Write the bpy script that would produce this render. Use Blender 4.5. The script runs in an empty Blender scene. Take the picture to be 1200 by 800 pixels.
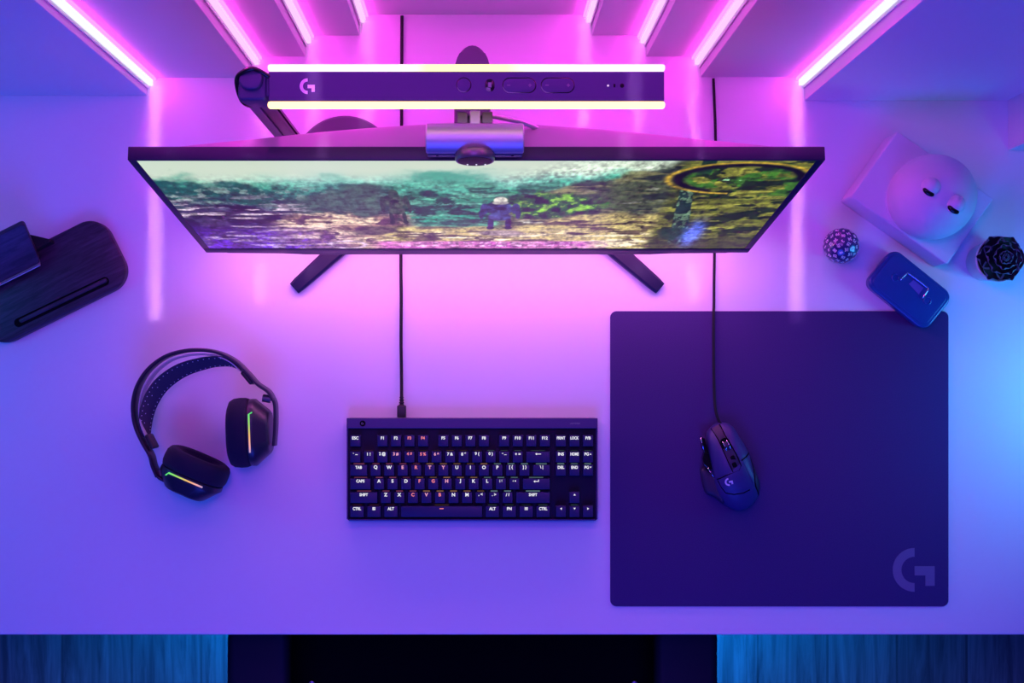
import bpy, bmesh, math, random
import numpy as np
from mathutils import Vector, Matrix
from mathutils.bvhtree import BVHTree

random.seed(7)
scn = bpy.context.scene
COL = scn.collection
PI = math.pi

# ------------------------------------------------------------------ measures
DZ = 0.74                 # height of the desk top above the floor
H = 1.85                  # camera height above the desk top
F = 1508.0                # focal length in pixels of the 1200 px wide frame
CX, CY = 562.0, 440.0     # the point straight below the lens


def W(px, py, z=0.0):
    """World point at height z above the desk for a measured photo point."""
    d = (H - z) / F
    return Vector(((px - CX) * d, (CY - py) * d, DZ + z))


def srgb(r, g, b):
    def f(c):
        c /= 255.0
        return c / 12.92 if c <= 0.04045 else ((c + 0.055) / 1.055) ** 2.4
    return (f(r), f(g), f(b), 1.0)


# ------------------------------------------------------------------ materials
def new_mat(name):
    m = bpy.data.materials.new(name)
    m.use_nodes = True
    return m, m.node_tree.nodes, m.node_tree.links


def mat(name, col, rough=0.5, metal=0.0, spec=0.5, bump=0.0, bump_scale=400.0, var=0.0, var_scale=30.0, coat=0.0, sheen=0.0):
    m, N, L = new_mat(name)
    b = N['Principled BSDF']
    c = tuple(col[:3]) + (1.0,)
    b.inputs['Base Color'].default_value = c
    b.inputs['Roughness'].default_value = rough
    b.inputs['Metallic'].default_value = metal
    b.inputs['Specular IOR Level'].default_value = spec
    b.inputs['Coat Weight'].default_value = coat
    b.inputs['Sheen Weight'].default_value = sheen
    tc = N.new('ShaderNodeTexCoord')
    if var > 0:
        n = N.new('ShaderNodeTexNoise')
        n.inputs['Scale'].default_value = var_scale
        n.inputs['Detail'].default_value = 4
        L.new(tc.outputs['Object'], n.inputs['Vector'])
        r = N.new('ShaderNodeMixRGB')
        r.blend_type = 'MIX'
        r.inputs[1].default_value = tuple(x * (1 - var) for x in c[:3]) + (1,)
        r.inputs[2].default_value = tuple(min(1, x * (1 + var)) for x in c[:3]) + (1,)
        L.new(n.outputs['Fac'], r.inputs[0])
        L.new(r.outputs[0], b.inputs['Base Color'])
    if bump > 0:
        n = N.new('ShaderNodeTexNoise')
        n.inputs['Scale'].default_value = bump_scale
        n.inputs['Detail'].default_value = 2
        L.new(tc.outputs['Object'], n.inputs['Vector'])
        bp = N.new('ShaderNodeBump')
        bp.inputs['Strength'].default_value = bump
        bp.inputs['Distance'].default_value = 0.0005
        L.new(n.outputs['Fac'], bp.inputs['Height'])
        L.new(bp.outputs['Normal'], b.inputs['Normal'])
    return m


def glow(name, col, strength):
    m, N, L = new_mat(name)
    N.remove(N['Principled BSDF'])
    e = N.new('ShaderNodeEmission')
    e.inputs['Color'].default_value = tuple(col[:3]) + (1,)
    e.inputs['Strength'].default_value = strength
    L.new(e.outputs[0], N['Material Output'].inputs['Surface'])
    return m


def glow_attr(name, strength, gloss=False):
    m, N, L = new_mat(name)
    b = N['Principled BSDF']
    b.inputs['Base Color'].default_value = (0.004, 0.004, 0.005, 1)
    b.inputs['Roughness'].default_value = 0.30
    b.inputs['Specular IOR Level'].default_value = 0.14 if gloss else 0.0
    a = N.new('ShaderNodeAttribute')
    a.attribute_name = 'Col'
    L.new(a.outputs['Color'], b.inputs['Emission Color'])
    b.inputs['Emission Strength'].default_value = strength
    return m


def wood(name, dark, light, sx, sy, rough, plank=None, rot=0.0):
    m, N, L = new_mat(name)
    b = N['Principled BSDF']
    b.inputs['Roughness'].default_value = rough
    tc = N.new('ShaderNodeTexCoord')
    mp = N.new('ShaderNodeMapping')
    mp.inputs['Rotation'].default_value = (0, 0, rot)
    L.new(tc.outputs['Object'], mp.inputs['Vector'])
    mp2 = N.new('ShaderNodeMapping')
    mp2.inputs['Scale'].default_value = (sx, sy, 1)
    L.new(mp.outputs[0], mp2.inputs['Vector'])
    n = N.new('ShaderNodeTexNoise')
    n.inputs['Scale'].default_value = 1.0
    n.inputs['Detail'].default_value = 8
    n.inputs['Roughness'].default_value = 0.65
    n.inputs['Distortion'].default_value = 0.9
    L.new(mp2.outputs[0], n.inputs['Vector'])
    cr = N.new('ShaderNodeValToRGB')
    cr.color_ramp.elements[0].position = 0.36
    cr.color_ramp.elements[0].color = tuple(dark) + (1,)
    cr.color_ramp.elements[1].position = 0.64
    cr.color_ramp.elements[1].color = tuple(light) + (1,)
    L.new(n.outputs['Fac'], cr.inputs['Fac'])
    out = cr.outputs['Color']
    bp = N.new('ShaderNodeBump')
    bp.inputs['Strength'].default_value = 0.25
    bp.inputs['Distance'].default_value = 0.001
    L.new(n.outputs['Fac'], bp.inputs['Height'])
    L.new(bp.outputs['Normal'], b.inputs['Normal'])
    if plank:
        br = N.new('ShaderNodeTexBrick')
        br.offset = 0.37
        br.inputs['Color1'].default_value = (1, 1, 1, 1)
        br.inputs['Color2'].default_value = (0.72, 0.72, 0.72, 1)
        br.inputs['Mortar'].default_value = (0.45, 0.45, 0.45, 1)
        br.inputs['Scale'].default_value = 1.0
        br.inputs['Mortar Size'].default_value = 0.0025
        br.inputs['Brick Width'].default_value = 1.3
        br.inputs['Row Height'].default_value = plank
        mp3 = N.new('ShaderNodeMapping')
        mp3.inputs['Rotation'].default_value = (0, 0, PI / 2)
        L.new(tc.outputs['Object'], mp3.inputs['Vector'])
        L.new(mp3.outputs[0], br.inputs['Vector'])
        mx = N.new('ShaderNodeMixRGB')
        mx.blend_type = 'MULTIPLY'
        mx.inputs[0].default_value = 1.0
        L.new(out, mx.inputs[1])
        L.new(br.outputs['Color'], mx.inputs[2])
        out = mx.outputs[0]
    L.new(out, b.inputs['Base Color'])
    return m


M = dict(
    desk=mat('white desk laminate', (0.80, 0.80, 0.82), 0.38, spec=0.35, bump=0.03, bump_scale=900),
    wall=mat('painted panel', (0.78, 0.78, 0.80), 0.6, spec=0.2, bump=0.05, bump_scale=500),
    black=mat('black plastic', (0.018, 0.018, 0.022), 0.45, bump=0.15, bump_scale=2500),
    black_soft=mat('matte black rubber', (0.012, 0.012, 0.015), 0.65, spec=0.3),
    gloss=mat('gloss black', (0.008, 0.008, 0.010), 0.12),
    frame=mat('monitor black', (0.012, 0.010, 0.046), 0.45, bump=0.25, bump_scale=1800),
    shell=mat('monitor back shell', (0.34, 0.32, 0.36), 0.5),
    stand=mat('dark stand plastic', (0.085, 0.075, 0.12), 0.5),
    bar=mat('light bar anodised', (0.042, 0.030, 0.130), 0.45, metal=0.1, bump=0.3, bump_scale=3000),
    steel=mat('grey metal', (0.16, 0.16, 0.18), 0.38, metal=0.6),
    silver=mat('brushed silver', (0.60, 0.58, 0.64), 0.48, metal=0.6),
    chrome=mat('chrome wire', (0.85, 0.85, 0.88), 0.12, metal=1.0),
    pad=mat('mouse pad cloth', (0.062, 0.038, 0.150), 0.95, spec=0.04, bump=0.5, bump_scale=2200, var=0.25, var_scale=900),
    pad_logo=mat('mouse pad print', (0.17, 0.13, 0.27), 0.8, spec=0.05),
    logo=mat('light print', (0.75, 0.75, 0.80), 0.5),
    logo_dim=mat('grey print', (0.20, 0.20, 0.24), 0.5),
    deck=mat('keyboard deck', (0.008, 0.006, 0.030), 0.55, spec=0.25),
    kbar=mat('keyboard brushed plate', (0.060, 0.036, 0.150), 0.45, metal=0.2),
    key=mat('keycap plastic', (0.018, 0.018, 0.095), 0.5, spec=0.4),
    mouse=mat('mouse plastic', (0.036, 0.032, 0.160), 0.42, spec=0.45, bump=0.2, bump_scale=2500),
    mouse2=mat('mouse dark plastic', (0.020, 0.015, 0.060), 0.5, spec=0.4),
    cloth=mat('ear cushion cloth', (0.016, 0.014, 0.042), 0.95, spec=0.15, bump=0.9, bump_scale=1500, sheen=0.1),
    head=mat('headset plastic', (0.020, 0.018, 0.042), 0.38, spec=0.5),
    strap=mat('elastic strap', (0.050, 0.050, 0.085), 0.8, spec=0.2, bump=0.6, bump_scale=1200),
    dot=mat('strap dots', (0.62, 0.60, 0.72), 0.6),
    plaster=mat('white matte ceramic', (0.76, 0.76, 0.78), 0.45, spec=0.35, bump=0.04, bump_scale=300),
    tin=mat('blue painted tin', (0.012, 0.06, 0.26), 0.30, spec=0.5, coat=0.3, var=0.12, var_scale=60),
    tin_patch=mat('lilac patch', (0.13, 0.09, 0.40), 0.4),
    die=mat('pearly die plastic', (0.035, 0.03, 0.16), 0.22, spec=0.6, coat=0.5),
    ink=mat('white numerals', (0.85, 0.83, 0.88), 0.5),
    leaf=mat('dark succulent leaf', (0.012, 0.016, 0.022), 0.5, spec=0.4, var=0.3, var_scale=80),
    leaf_in=mat('young succulent leaf', (0.035, 0.07, 0.075), 0.5, spec=0.4),
    leaf_edge_light=mat('leaf edge catch light', (0.11, 0.14, 0.20), 0.5),  # paler edge colour stands for light caught on the leaf rims
    soil=mat('potting soil', (0.03, 0.022, 0.018), 0.95, bump=1.0, bump_scale=300),
    pot=mat('glazed white pot', (0.72, 0.72, 0.75), 0.3),
    fabric=mat('chair fabric', (0.004, 0.004, 0.006), 0.95, spec=0.05, bump=0.5, bump_scale=700),
    armpad=mat('armrest polyurethane', (0.006, 0.005, 0.020), 0.6, spec=0.25),
    bolt=mat('blue steel bolt', (0.25, 0.35, 0.55), 0.3, metal=0.7),
    lens=mat('lens glass', (0.003, 0.002, 0.008), 0.35, spec=0.06),
    dark=mat('dark slot', (0.003, 0.003, 0.004), 0.8, spec=0.1),
    walnut=wood('dark walnut', (0.012, 0.007, 0.018), (0.050, 0.028, 0.062), 14, 160, 0.45, rot=math.radians(-27)),
    floor=wood('oak floor boards', (0.10, 0.09, 0.085), (0.26, 0.23, 0.21), 45, 3.2, 0.5, plank=0.14),
    led=glow('pink white led diffuser', (1.0, 0.56, 1.0), 1.1),
    led_white=glow('cool white led diffuser', (0.86, 0.88, 1.0), 1.15),
    led_added_glow=glow('added magenta glow', (1.0, 0.012, 0.74), 34.0),  # glow of the extra emitters added beside the strips
    screen=glow_attr('screen picture', 1.0, True),
    keyglow=glow_attr('key backlight', 1.0),
    warm=glow('warm diffuser', (1.0, 0.63, 0.27), 2.9),
)


# ------------------------------------------------------------------ objects
ROOT_LOC = {}


def thing(name, label, cat, loc, group=None):
    o = bpy.data.objects.new(name, None)
    o.empty_display_size = 0.02
    o.location = loc
    COL.objects.link(o)
    o['label'] = label
    o['category'] = cat
    if group:
        o['group'] = group
    ROOT_LOC[o.name] = Vector(loc)
    return o


def obj(name, bm, material, parent=None, smooth=None, label=None):
    """Links a bmesh built in world coordinates as one object under parent."""
    me = bpy.data.meshes.new(name)
    off = Vector((0, 0, 0))
    p = parent
    if p is not None:
        while p.parent is not None:
            p = p.parent
        off = ROOT_LOC[p.name]
    bmesh.ops.recalc_face_normals(bm, faces=bm.faces)
    bmesh.ops.translate(bm, verts=bm.verts, vec=-off)
    bm.to_mesh(me)
    bm.free()
    for mm in (material if isinstance(material, (list, tuple)) else [material]):
        me.materials.append(mm)
    if smooth is not None:
        me.shade_smooth()
        if smooth < 179:
            try:
                me.set_sharp_from_angle(angle=math.radians(smooth))
            except Exception:
                pass
    o = bpy.data.objects.new(name, me)
    COL.objects.link(o)
    if parent is not None:
        o.parent = parent
    if label:
        o['label'] = label
    return o


def single(o, label, cat, group=None):
    o['label'] = label
    o['category'] = cat
    if group:
        o['group'] = group
    return o


def struct(name, bm, material):
    o = obj(name, bm, material)
    o['kind'] = 'structure'
    return o


# ------------------------------------------------------------------ shapes
def loft(bm, rings, cap0=True, cap1=True, closed=True, mi=0):
    vs = [[bm.verts.new(p) for p in r] for r in rings]
    n = len(vs[0])
    for a, b in zip(vs, vs[1:]):
        for i in range(n if closed else n - 1):
            j = (i + 1) % n
            f = bm.faces.new((a[i], a[j], b[j], b[i]))
            f.material_index = mi
    if cap0:
        bm.faces.new(list(reversed(vs[0]))).material_index = mi
    if cap1:
        bm.faces.new(vs[-1]).material_index = mi
    return vs


def rrect(w, h, r, n=6):
    r = max(min(r, w / 2 - 1e-6, h / 2 - 1e-6), 1e-6)
    out = []
    for cx, cy, a0 in ((w / 2 - r, h / 2 - r, 0), (-w / 2 + r, h / 2 - r, 90), (-w / 2 + r, -h / 2 + r, 180), (w / 2 - r, -h / 2 + r, 270)):
        for k in range(n + 1):
            a = math.radians(a0 + 90 * k / n)
            out.append((cx + r * math.cos(a), cy + r * math.sin(a)))
    return out


def slab(bm, w, h, r, z0, z1, bev=0.001, Mx=None, n=6, bsteps=3, botbev=0.0, taper=0.0, mi=0):
    """Rounded rectangle block with a rolled top edge (and bottom edge)."""
    rings = []
    Mx = Mx or Matrix.Identity(4)

    def ring(ins, z):
        return [Mx @ Vector((x, y, z)) for x, y in rrect(w - 2 * ins, h - 2 * ins, r - ins, n)]
    if botbev > 0:
        for k in range(bsteps):
            a = PI / 2 * k / bsteps
            rings.append(ring(botbev * (1 - math.sin(a)), z0 + botbev * (1 - math.cos(a))))
    rings.append(ring(0, z0 + botbev))
    for k in range(bsteps + 1):
        a = PI / 2 * k / bsteps
        rings.append(ring(taper + bev * (1 - math.cos(a)), z1 - bev + bev * math.sin(a)))
    loft(bm, rings, mi=mi)
    return bm


def box(bm, lo, hi, Mx=None, bev=0.0, seg=2):
    x0, y0, z0 = lo
    x1, y1, z1 = hi
    t = bmesh.new()
    v = [t.verts.new(p) for p in ((x0, y0, z0), (x1, y0, z0), (x1, y1, z0), (x0, y1, z0), (x0, y0, z1), (x1, y0, z1), (x1, y1, z1), (x0, y1, z1))]
    for f in ((3, 2, 1, 0), (4, 5, 6, 7), (0, 1, 5, 4), (1, 2, 6, 5), (2, 3, 7, 6), (3, 0, 4, 7)):
        t.faces.new([v[i] for i in f])
    if bev > 0:
        bmesh.ops.bevel(t, geom=t.edges[:], offset=bev, segments=seg, affect='EDGES', profile=0.5)
    if Mx is not None:
        t.transform(Mx)
    me = bpy.data.meshes.new('tmp')
    t.to_mesh(me)
    t.free()
    bm.from_mesh(me)
    bpy.data.meshes.remove(me)
    return bm


def prism(bm, pts, z0, z1, Mx=None, bev=0.0, mi=0):
    """Outline (2-D) pulled from z0 to z1; bev rolls both edges."""
    t = bmesh.new()
    a = [t.verts.new((x, y, z0)) for x, y in pts]
    b = [t.verts.new((x, y, z1)) for x, y in pts]
    n = len(pts)
    for i in range(n):
        j = (i + 1) % n
        t.faces.new((a[i], a[j], b[j], b[i]))
    f0 = t.faces.new(list(reversed(a)))
    f1 = t.faces.new(b)
    if bev > 0:
        es = list({e for f in (f0, f1) for e in f.edges})
        bmesh.ops.bevel(t, geom=es, offset=bev, segments=2, affect='EDGES', profile=0.5)
    bmesh.ops.recalc_face_normals(t, faces=t.faces)
    for f in t.faces:
        f.material_index = mi
    if Mx is not None:
        t.transform(Mx)
    me = bpy.data.meshes.new('tmp')
    t.to_mesh(me)
    t.free()
    bm.from_mesh(me)
    bpy.data.meshes.remove(me)
    return bm


def frames(pts, closed=False):
    n = len(pts)
    T = []
    for i in range(n):
        a = pts[i - 1] if (i > 0 or closed) else pts[i]
        b = pts[(i + 1) % n] if (i < n - 1 or closed) else pts[i]
        T.append((b - a).normalized())
    return T


def tube(bm, pts, r, n=8, closed=False, mi=0):
    pts = [Vector(p) for p in pts]
    T = frames(pts, closed)
    up = Vector((0, 0, 1))
    if abs(T[0].dot(up)) > 0.9:
        up = Vector((1, 0, 0))
    u = (up - T[0] * up.dot(T[0])).normalized()
    rings = []
    rr = r if isinstance(r, (list, tuple)) else [r] * len(pts)
    for p, t, q in zip(pts, T, rr):
        u = (u - t * u.dot(t)).normalized()
        v = t.cross(u)
        rings.append([p + (u * math.cos(2 * PI * k / n) + v * math.sin(2 * PI * k / n)) * q for k in range(n)])
    if closed:
        rings.append(rings[0])
        loft(bm, rings, False, False, mi=mi)
        bmesh.ops.remove_doubles(bm, verts=bm.verts, dist=1e-7)
    else:
        loft(bm, rings, mi=mi)
    return bm


def catmull(P, m=8):
    P = [Vector(p) for p in P]
    Q = [P[0] * 2 - P[1]] + P + [P[-1] * 2 - P[-2]]
    out = []
    for i in range(1, len(Q) - 2):
        a, b, c, d = Q[i - 1:i + 3]
        for k in range(m):
            t = k / m
            out.append(0.5 * ((2 * b) + (c - a) * t + (2 * a - 5 * b + 4 * c - d) * t * t + (3 * b - 3 * c + d - a) * t ** 3))
    out.append(P[-1])
    return out


def ribbon(bm, pts, th, ht, tilt=0.0, n=14, p=3.5, mi=0):
    """A band swept along pts in plan: th across in plan, ht tall, tilt in radians about the path."""
    T = frames(pts)
    rings = []
    for i, (q, t) in enumerate(zip(pts, T)):
        t = Vector((t.x, t.y, 0)).normalized()
        nrm = Vector((-t.y, t.x, 0))
        up = Vector((0, 0, 1))
        a_, b_ = nrm * math.cos(tilt) + up * math.sin(tilt), up * math.cos(tilt) - nrm * math.sin(tilt)
        s = 1.0
        hh = ht[i] if isinstance(ht, (list, tuple)) else ht
        tt = th[i] if isinstance(th, (list, tuple)) else th
        ring = []
        for k in range(n):
            an = 2 * PI * k / n
            c, sn = math.cos(an), math.sin(an)
            x = math.copysign(abs(c) ** (2 / p), c) * tt / 2
            z = math.copysign(abs(sn) ** (2 / p), sn) * hh / 2
            ring.append(q + a_ * x + b_ * z)
        rings.append(ring)
    loft(bm, rings, mi=mi)
    return bm


def lathe(bm, prof, c, n=32, Mx=None, mi=0):
    """prof: (radius, z) pairs turned about the z axis through c."""
    Mx = Mx or Matrix.Translation(c)
    rings = [[Mx @ Vector((max(r, 1e-5) * math.cos(2 * PI * k / n), max(r, 1e-5) * math.sin(2 * PI * k / n), z)) for k in range(n)] for r, z in prof]
    loft(bm, rings, mi=mi)
    return bm


def sphere(bm, c, r, Mx=None, u=32, v=18, mi=0):
    Mx = Mx or Matrix.Identity(4)
    T = Matrix.Translation(c) @ Mx @ Matrix.Diagonal((r, r, r, 1))
    prof = [(math.sin(PI * k / v), -math.cos(PI * k / v)) for k in range(v + 1)]
    return lathe(bm, prof, None, u, T, mi)


def rotz(a):
    return Matrix.Rotation(a, 4, 'Z')


def TR(v):
    return Matrix.Translation(v)


def plane_frame(origin, ex, ey):
    ex = Vector(ex).normalized()
    ey = Vector(ey).normalized()
    ez = ex.cross(ey).normalized()
    m = Matrix.Identity(4)
    for i in range(3):
        m[i][0], m[i][1], m[i][2], m[i][3] = ex[i], ey[i], ez[i], origin[i]
    return m


# ------------------------------------------------------------------ lettering
_fc = {}


def text_bm(s, size, maxw, Mx, bold=0.0, thick=0.0002):
    key = s
    if key not in _fc:
        cu = bpy.data.curves.new('t', 'FONT')
        cu.body = s
        cu.align_x = 'CENTER'
        cu.align_y = 'CENTER'
        cu.resolution_u = 3
        cu.offset = 0.035
        to = bpy.data.objects.new('t', cu)
        COL.objects.link(to)
        dg = bpy.context.evaluated_depsgraph_get()
        me = bpy.data.meshes.new_from_object(to.evaluated_get(dg))
        COL.objects.unlink(to)
        bpy.data.objects.remove(to)
        bpy.data.curves.remove(cu)
        _fc[key] = me
    me = _fc[key]
    bm = bmesh.new()
    bm.from_mesh(me)
    xs = [v.co.x for v in bm.verts]
    ys = [v.co.y for v in bm.verts]
    if not xs:
        return bm
    w = max(xs) - min(xs)
    cx, cy = (max(xs) + min(xs)) / 2, (max(ys) + min(ys)) / 2
    sc = size / 0.72
    sx = min(sc, maxw / w)
    for v in bm.verts:
        v.co = Vector(((v.co.x - cx) * sx, (v.co.y - cy) * sc if len(s) > 1 or s.isalnum() else (v.co.y - cy) * sc, thick))
    bm.transform(Mx)
    return bm


def gmark(bm, r, Mx, z0, z1):
    """The ring-and-hook emblem: an open half ring on the left, a hooked bar on the right (r = outer radius)."""
    n = 20
    out = [(r * math.cos(math.radians(90 + 180 * k / n)), r * math.sin(math.radians(90 + 180 * k / n))) for k in range(n + 1)]
    ri = r * 0.60
    inn = [(ri * math.cos(math.radians(270 - 180 * k / n)), ri * math.sin(math.radians(270 - 180 * k / n))) for k in range(n + 1)]
    # closed as quads
    for i in range(n):
        a, b = out[i], out[i + 1]
        c, d = inn[n - i - 1], inn[n - i]
        prism(bm, [a, b, c, d], z0, z1, Mx)
    u = r / 158.0
    hook = [(0, 27 * u), (145 * u, 27 * u), (145 * u, -115 * u), (78 * u, -115 * u), (78 * u, -40 * u), (0, -40 * u)]
    prism(bm, hook, z0, z1, Mx)
    return bm


# ================================================================== SETTING
Yf = lambda py: W(0, py).y
Xf = lambda px: W(px, 0).x
TOP = DZ + 1.35
BACK = 0.60

bm = bmesh.new()
box(bm, (-3, -2.6, -0.05), (3, 0.7, 0.0))
struct('floor', bm, M['floor'])
bm = bmesh.new()
box(bm, (-1.5, BACK, 0), (1.5, BACK + 0.1, 2.6))
struct('wall_back', bm, M['wall'])

# stepped wall panels: (left x, right x, front y)
AX, BX, CXp, DXp = Xf(173), Xf(297), Xf(358), Xf(421.5)
AR, BR, CR, DR = Xf(942.5), Xf(820.5), Xf(757), Xf(693.5)
EX = Xf(1181)
panels = [(-1.25, AX, Yf(112)), (AX, BX, Yf(91)), (BX, CXp, Yf(66.5)), (CXp, DXp, Yf(41.5)), (DXp, DR, Yf(17)),
          (DR, CR, Yf(41.5)), (CR, BR, Yf(66.5)), (BR, AR, Yf(90.5)), (AR, EX, Yf(118)), (EX, 1.25, Yf(176))]
for k, (x0, x1, y) in enumerate(panels):
    bm = bmesh.new()
    box(bm, (x0 + 0.0002, y, DZ + 0.0003), (x1 - 0.0002, BACK - 0.0005, TOP), bev=0.0006, seg=1)
    struct('trim_%d' % (k + 1), bm, M['wall'])

# light strips in the return corners of the steps
strips = [
    (AX, 1, Yf(91), 'widest white-hot light strip on the wall step, first from the left end'),
    (BX, 1, Yf(66.5), 'pink light strip on the second wall step from the left, behind the lamp hinge'),
    (CXp, 1, Yf(41.5), 'short pink light strip on the third wall step from the left'),
    (DXp, 1, Yf(17), 'shortest pink light strip at the left edge of the deepest wall recess'),
    (DR, -1, Yf(17), 'shortest pink light strip at the right edge of the deepest wall recess'),
    (CR, -1, Yf(41.5), 'short pink light strip on the third wall step from the right'),
    (BR, -1, Yf(66.5), 'pink light strip on the second wall step from the right, by the mouse cable'),
    (AR, -1, Yf(90.5), 'long white-hot light strip on the wall step nearest the white sculpture'),
]
for x, s, y, lab in strips:
    t = thing('led_light_strip', lab, 'light strip', (x, y - 0.008, DZ), 'light strips on the stepped wall')
    bm = bmesh.new()
    x0, x1 = sorted((x + s * 0.0006, x + s * 0.0022))
    box(bm, (x0, y - 0.0165, DZ + 0.0015), (x1, y - 0.0015, DZ + 1.30))
    obj('mounting_channel', bm, M['wall'], t)
    bm = bmesh.new()
    x0, x1 = sorted((x + s * 0.0022, x + s * 0.0085))
    box(bm, (x0, y - 0.0125, DZ + 0.0015), (x1, y - 0.0036, DZ + 1.30), bev=0.001)
    obj('diffuser', bm, M['led_white'] if x in (AX, AR) else M['led'], t)
    bm = bmesh.new()
    x0, x1 = sorted((x + s * 0.0087, x + s * 0.0125))
    box(bm, (x0, y - 0.0042, DZ + 0.0015), (x1, y - 0.0008, DZ + 1.30), bev=0.0006)
    obj('added_emitter', bm, M['led_added_glow'], t, label='added magenta emitter beside the white diffuser')  # added glowing box that supplies the magenta light and halo

# ================================================================== DESK
FR = Yf(743.5)
t = thing('desk', 'wide white laminate desk under the keyboard, headset and mouse pad', 'desk', (0, 0, 0))
bm = bmesh.new()
box(bm, (-1.2, FR, DZ - 0.03), (1.2, BACK - 0.001, DZ), bev=0.0015)
obj('desktop', bm, M['desk'], t)
for sx in (-1, 1):
    for y0 in (FR + 0.08, BACK - 0.12):
        bm = bmesh.new()
        box(bm, (sx * 1.1 - 0.03, y0, 0.002), (sx * 1.1 + 0.03, y0 + 0.06, DZ - 0.031), bev=0.003)
        obj('leg', bm, M['steel'], t)

# ================================================================== MOUSE PAD
PADT = 0.0022
c = W((715 + 1111) / 2, (364.5 + 710) / 2, 0.0)
pw, ph = 396 * H / F, 345.5 * H / F
t = thing('mouse_pad', 'large dark square cloth mouse pad with a grey emblem in its corner', 'mouse pad', c)
bm = bmesh.new()
slab(bm, pw, ph, 0.009, 0.0004, PADT, 0.0006, TR(c), n=8)
obj('cloth_surface', bm, M['pad'], t, 40)
bm = bmesh.new()
g = W(1071.7, 667.5, PADT)
gmark(bm, 25.7 * (H - PADT) / F, TR(Vector((g.x, g.y, DZ))), PADT + 0.0001, PADT + 0.0004)
obj('emblem', bm, M['pad_logo'], t, label='grey printed emblem')

# ================================================================== MONITOR
Yt, Zt = 0.2207, 0.532
Yb, Zb = 0.1621, 0.152
MW = 0.715
vv = Vector((0, Yt - Yb, Zt - Zb))
MH = vv.length
mx0 = W(558.3, 0, Zt).x
MF = plane_frame(Vector((mx0, Yb, DZ + Zb)), (1, 0, 0), vv)     # x across, y up the screen, z out of the screen
mon = thing('monitor', 'wide flat black monitor showing a green rocky game landscape', 'monitor', (mx0, 0.31, DZ))
TH = 0.0145
sx0, sx1, sy0, sy1 = -MW / 2 + 0.0085, MW / 2 - 0.0085, 0.0205, MH - 0.0035
# frame: four bars around the screen
bm = bmesh.new()
for lo, hi in (((-MW / 2, 0, -TH), (MW / 2, sy0, 0)), ((-MW / 2, sy1, -TH), (MW / 2, MH, 0)), ((-MW / 2, sy0, -TH), (sx0, sy1, 0)), ((sx1, sy0, -TH), (MW / 2, sy1, 0))):
    box(bm, lo, hi, MF, bev=0.0008)
obj('bezel', bm, M['frame'], mon, 40)
# chin below the bezel with a central lip
bm = bmesh.new()
prism(bm, [(-MW / 2 + 0.012, -0.0005), (-MW / 2 + 0.028, -0.010), (-MW / 2 + 0.100, -0.011), (-MW / 2 + 0.128, -0.018), (MW / 2 - 0.128, -0.018),
           (MW / 2 - 0.100, -0.011), (MW / 2 - 0.028, -0.010), (MW / 2 - 0.012, -0.0005)], -TH, -0.002, MF, bev=0.001)
obj('chin', bm, M['frame'], mon)
# back shell : shallow dome
bm = bmesh.new()
nu, nv = 48, 28
grid = []
for j in range(nv + 1):
    row = []
    for i in range(nu + 1):
        u, v = -1 + 2 * i / nu, -1 + 2 * j / nv
        d = 0.048 * (1 - abs(u) ** 1.7) * (1 - abs(v) ** 6) ** 0.6
        row.append(bm.verts.new(MF @ Vector((u * (MW / 2 - 0.003), MH / 2 + v * (MH / 2 - 0.003), -TH - d))))
    grid.append(row)
for j in range(nv):
    for i in range(nu):
        bm.faces.new((grid[j][i], grid[j][i + 1], grid[j + 1][i + 1], grid[j + 1][i]))
obj('back_shell', bm, M['shell'], mon, 180)


# ---- picture on the screen (painted numerically into a colour attribute)
def vnoise(u, v, seed):
    rng = np.random.RandomState(seed)
    G = rng.rand(512, 512)
    iu, iv = np.floor(u).astype(int), np.floor(v).astype(int)
    fu, fv = u - iu, v - iv
    fu, fv = fu * fu * (3 - 2 * fu), fv * fv * (3 - 2 * fv)
    g = lambda a, b: G[a % 512, b % 512]
    return (g(iu, iv) * (1 - fu) + g(iu + 1, iv) * fu) * (1 - fv) + (g(iu, iv + 1) * (1 - fu) + g(iu + 1, iv + 1) * fu) * fv


def fbm(u, v, seed, o=5):
    s = 0
    a = 0.5
    t_ = 0
    for k in range(o):
        s = s + a * vnoise(u * 2 ** k, v * 2 ** k, seed + k)
        t_ += a
        a *= 0.55
    return s / t_


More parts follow.
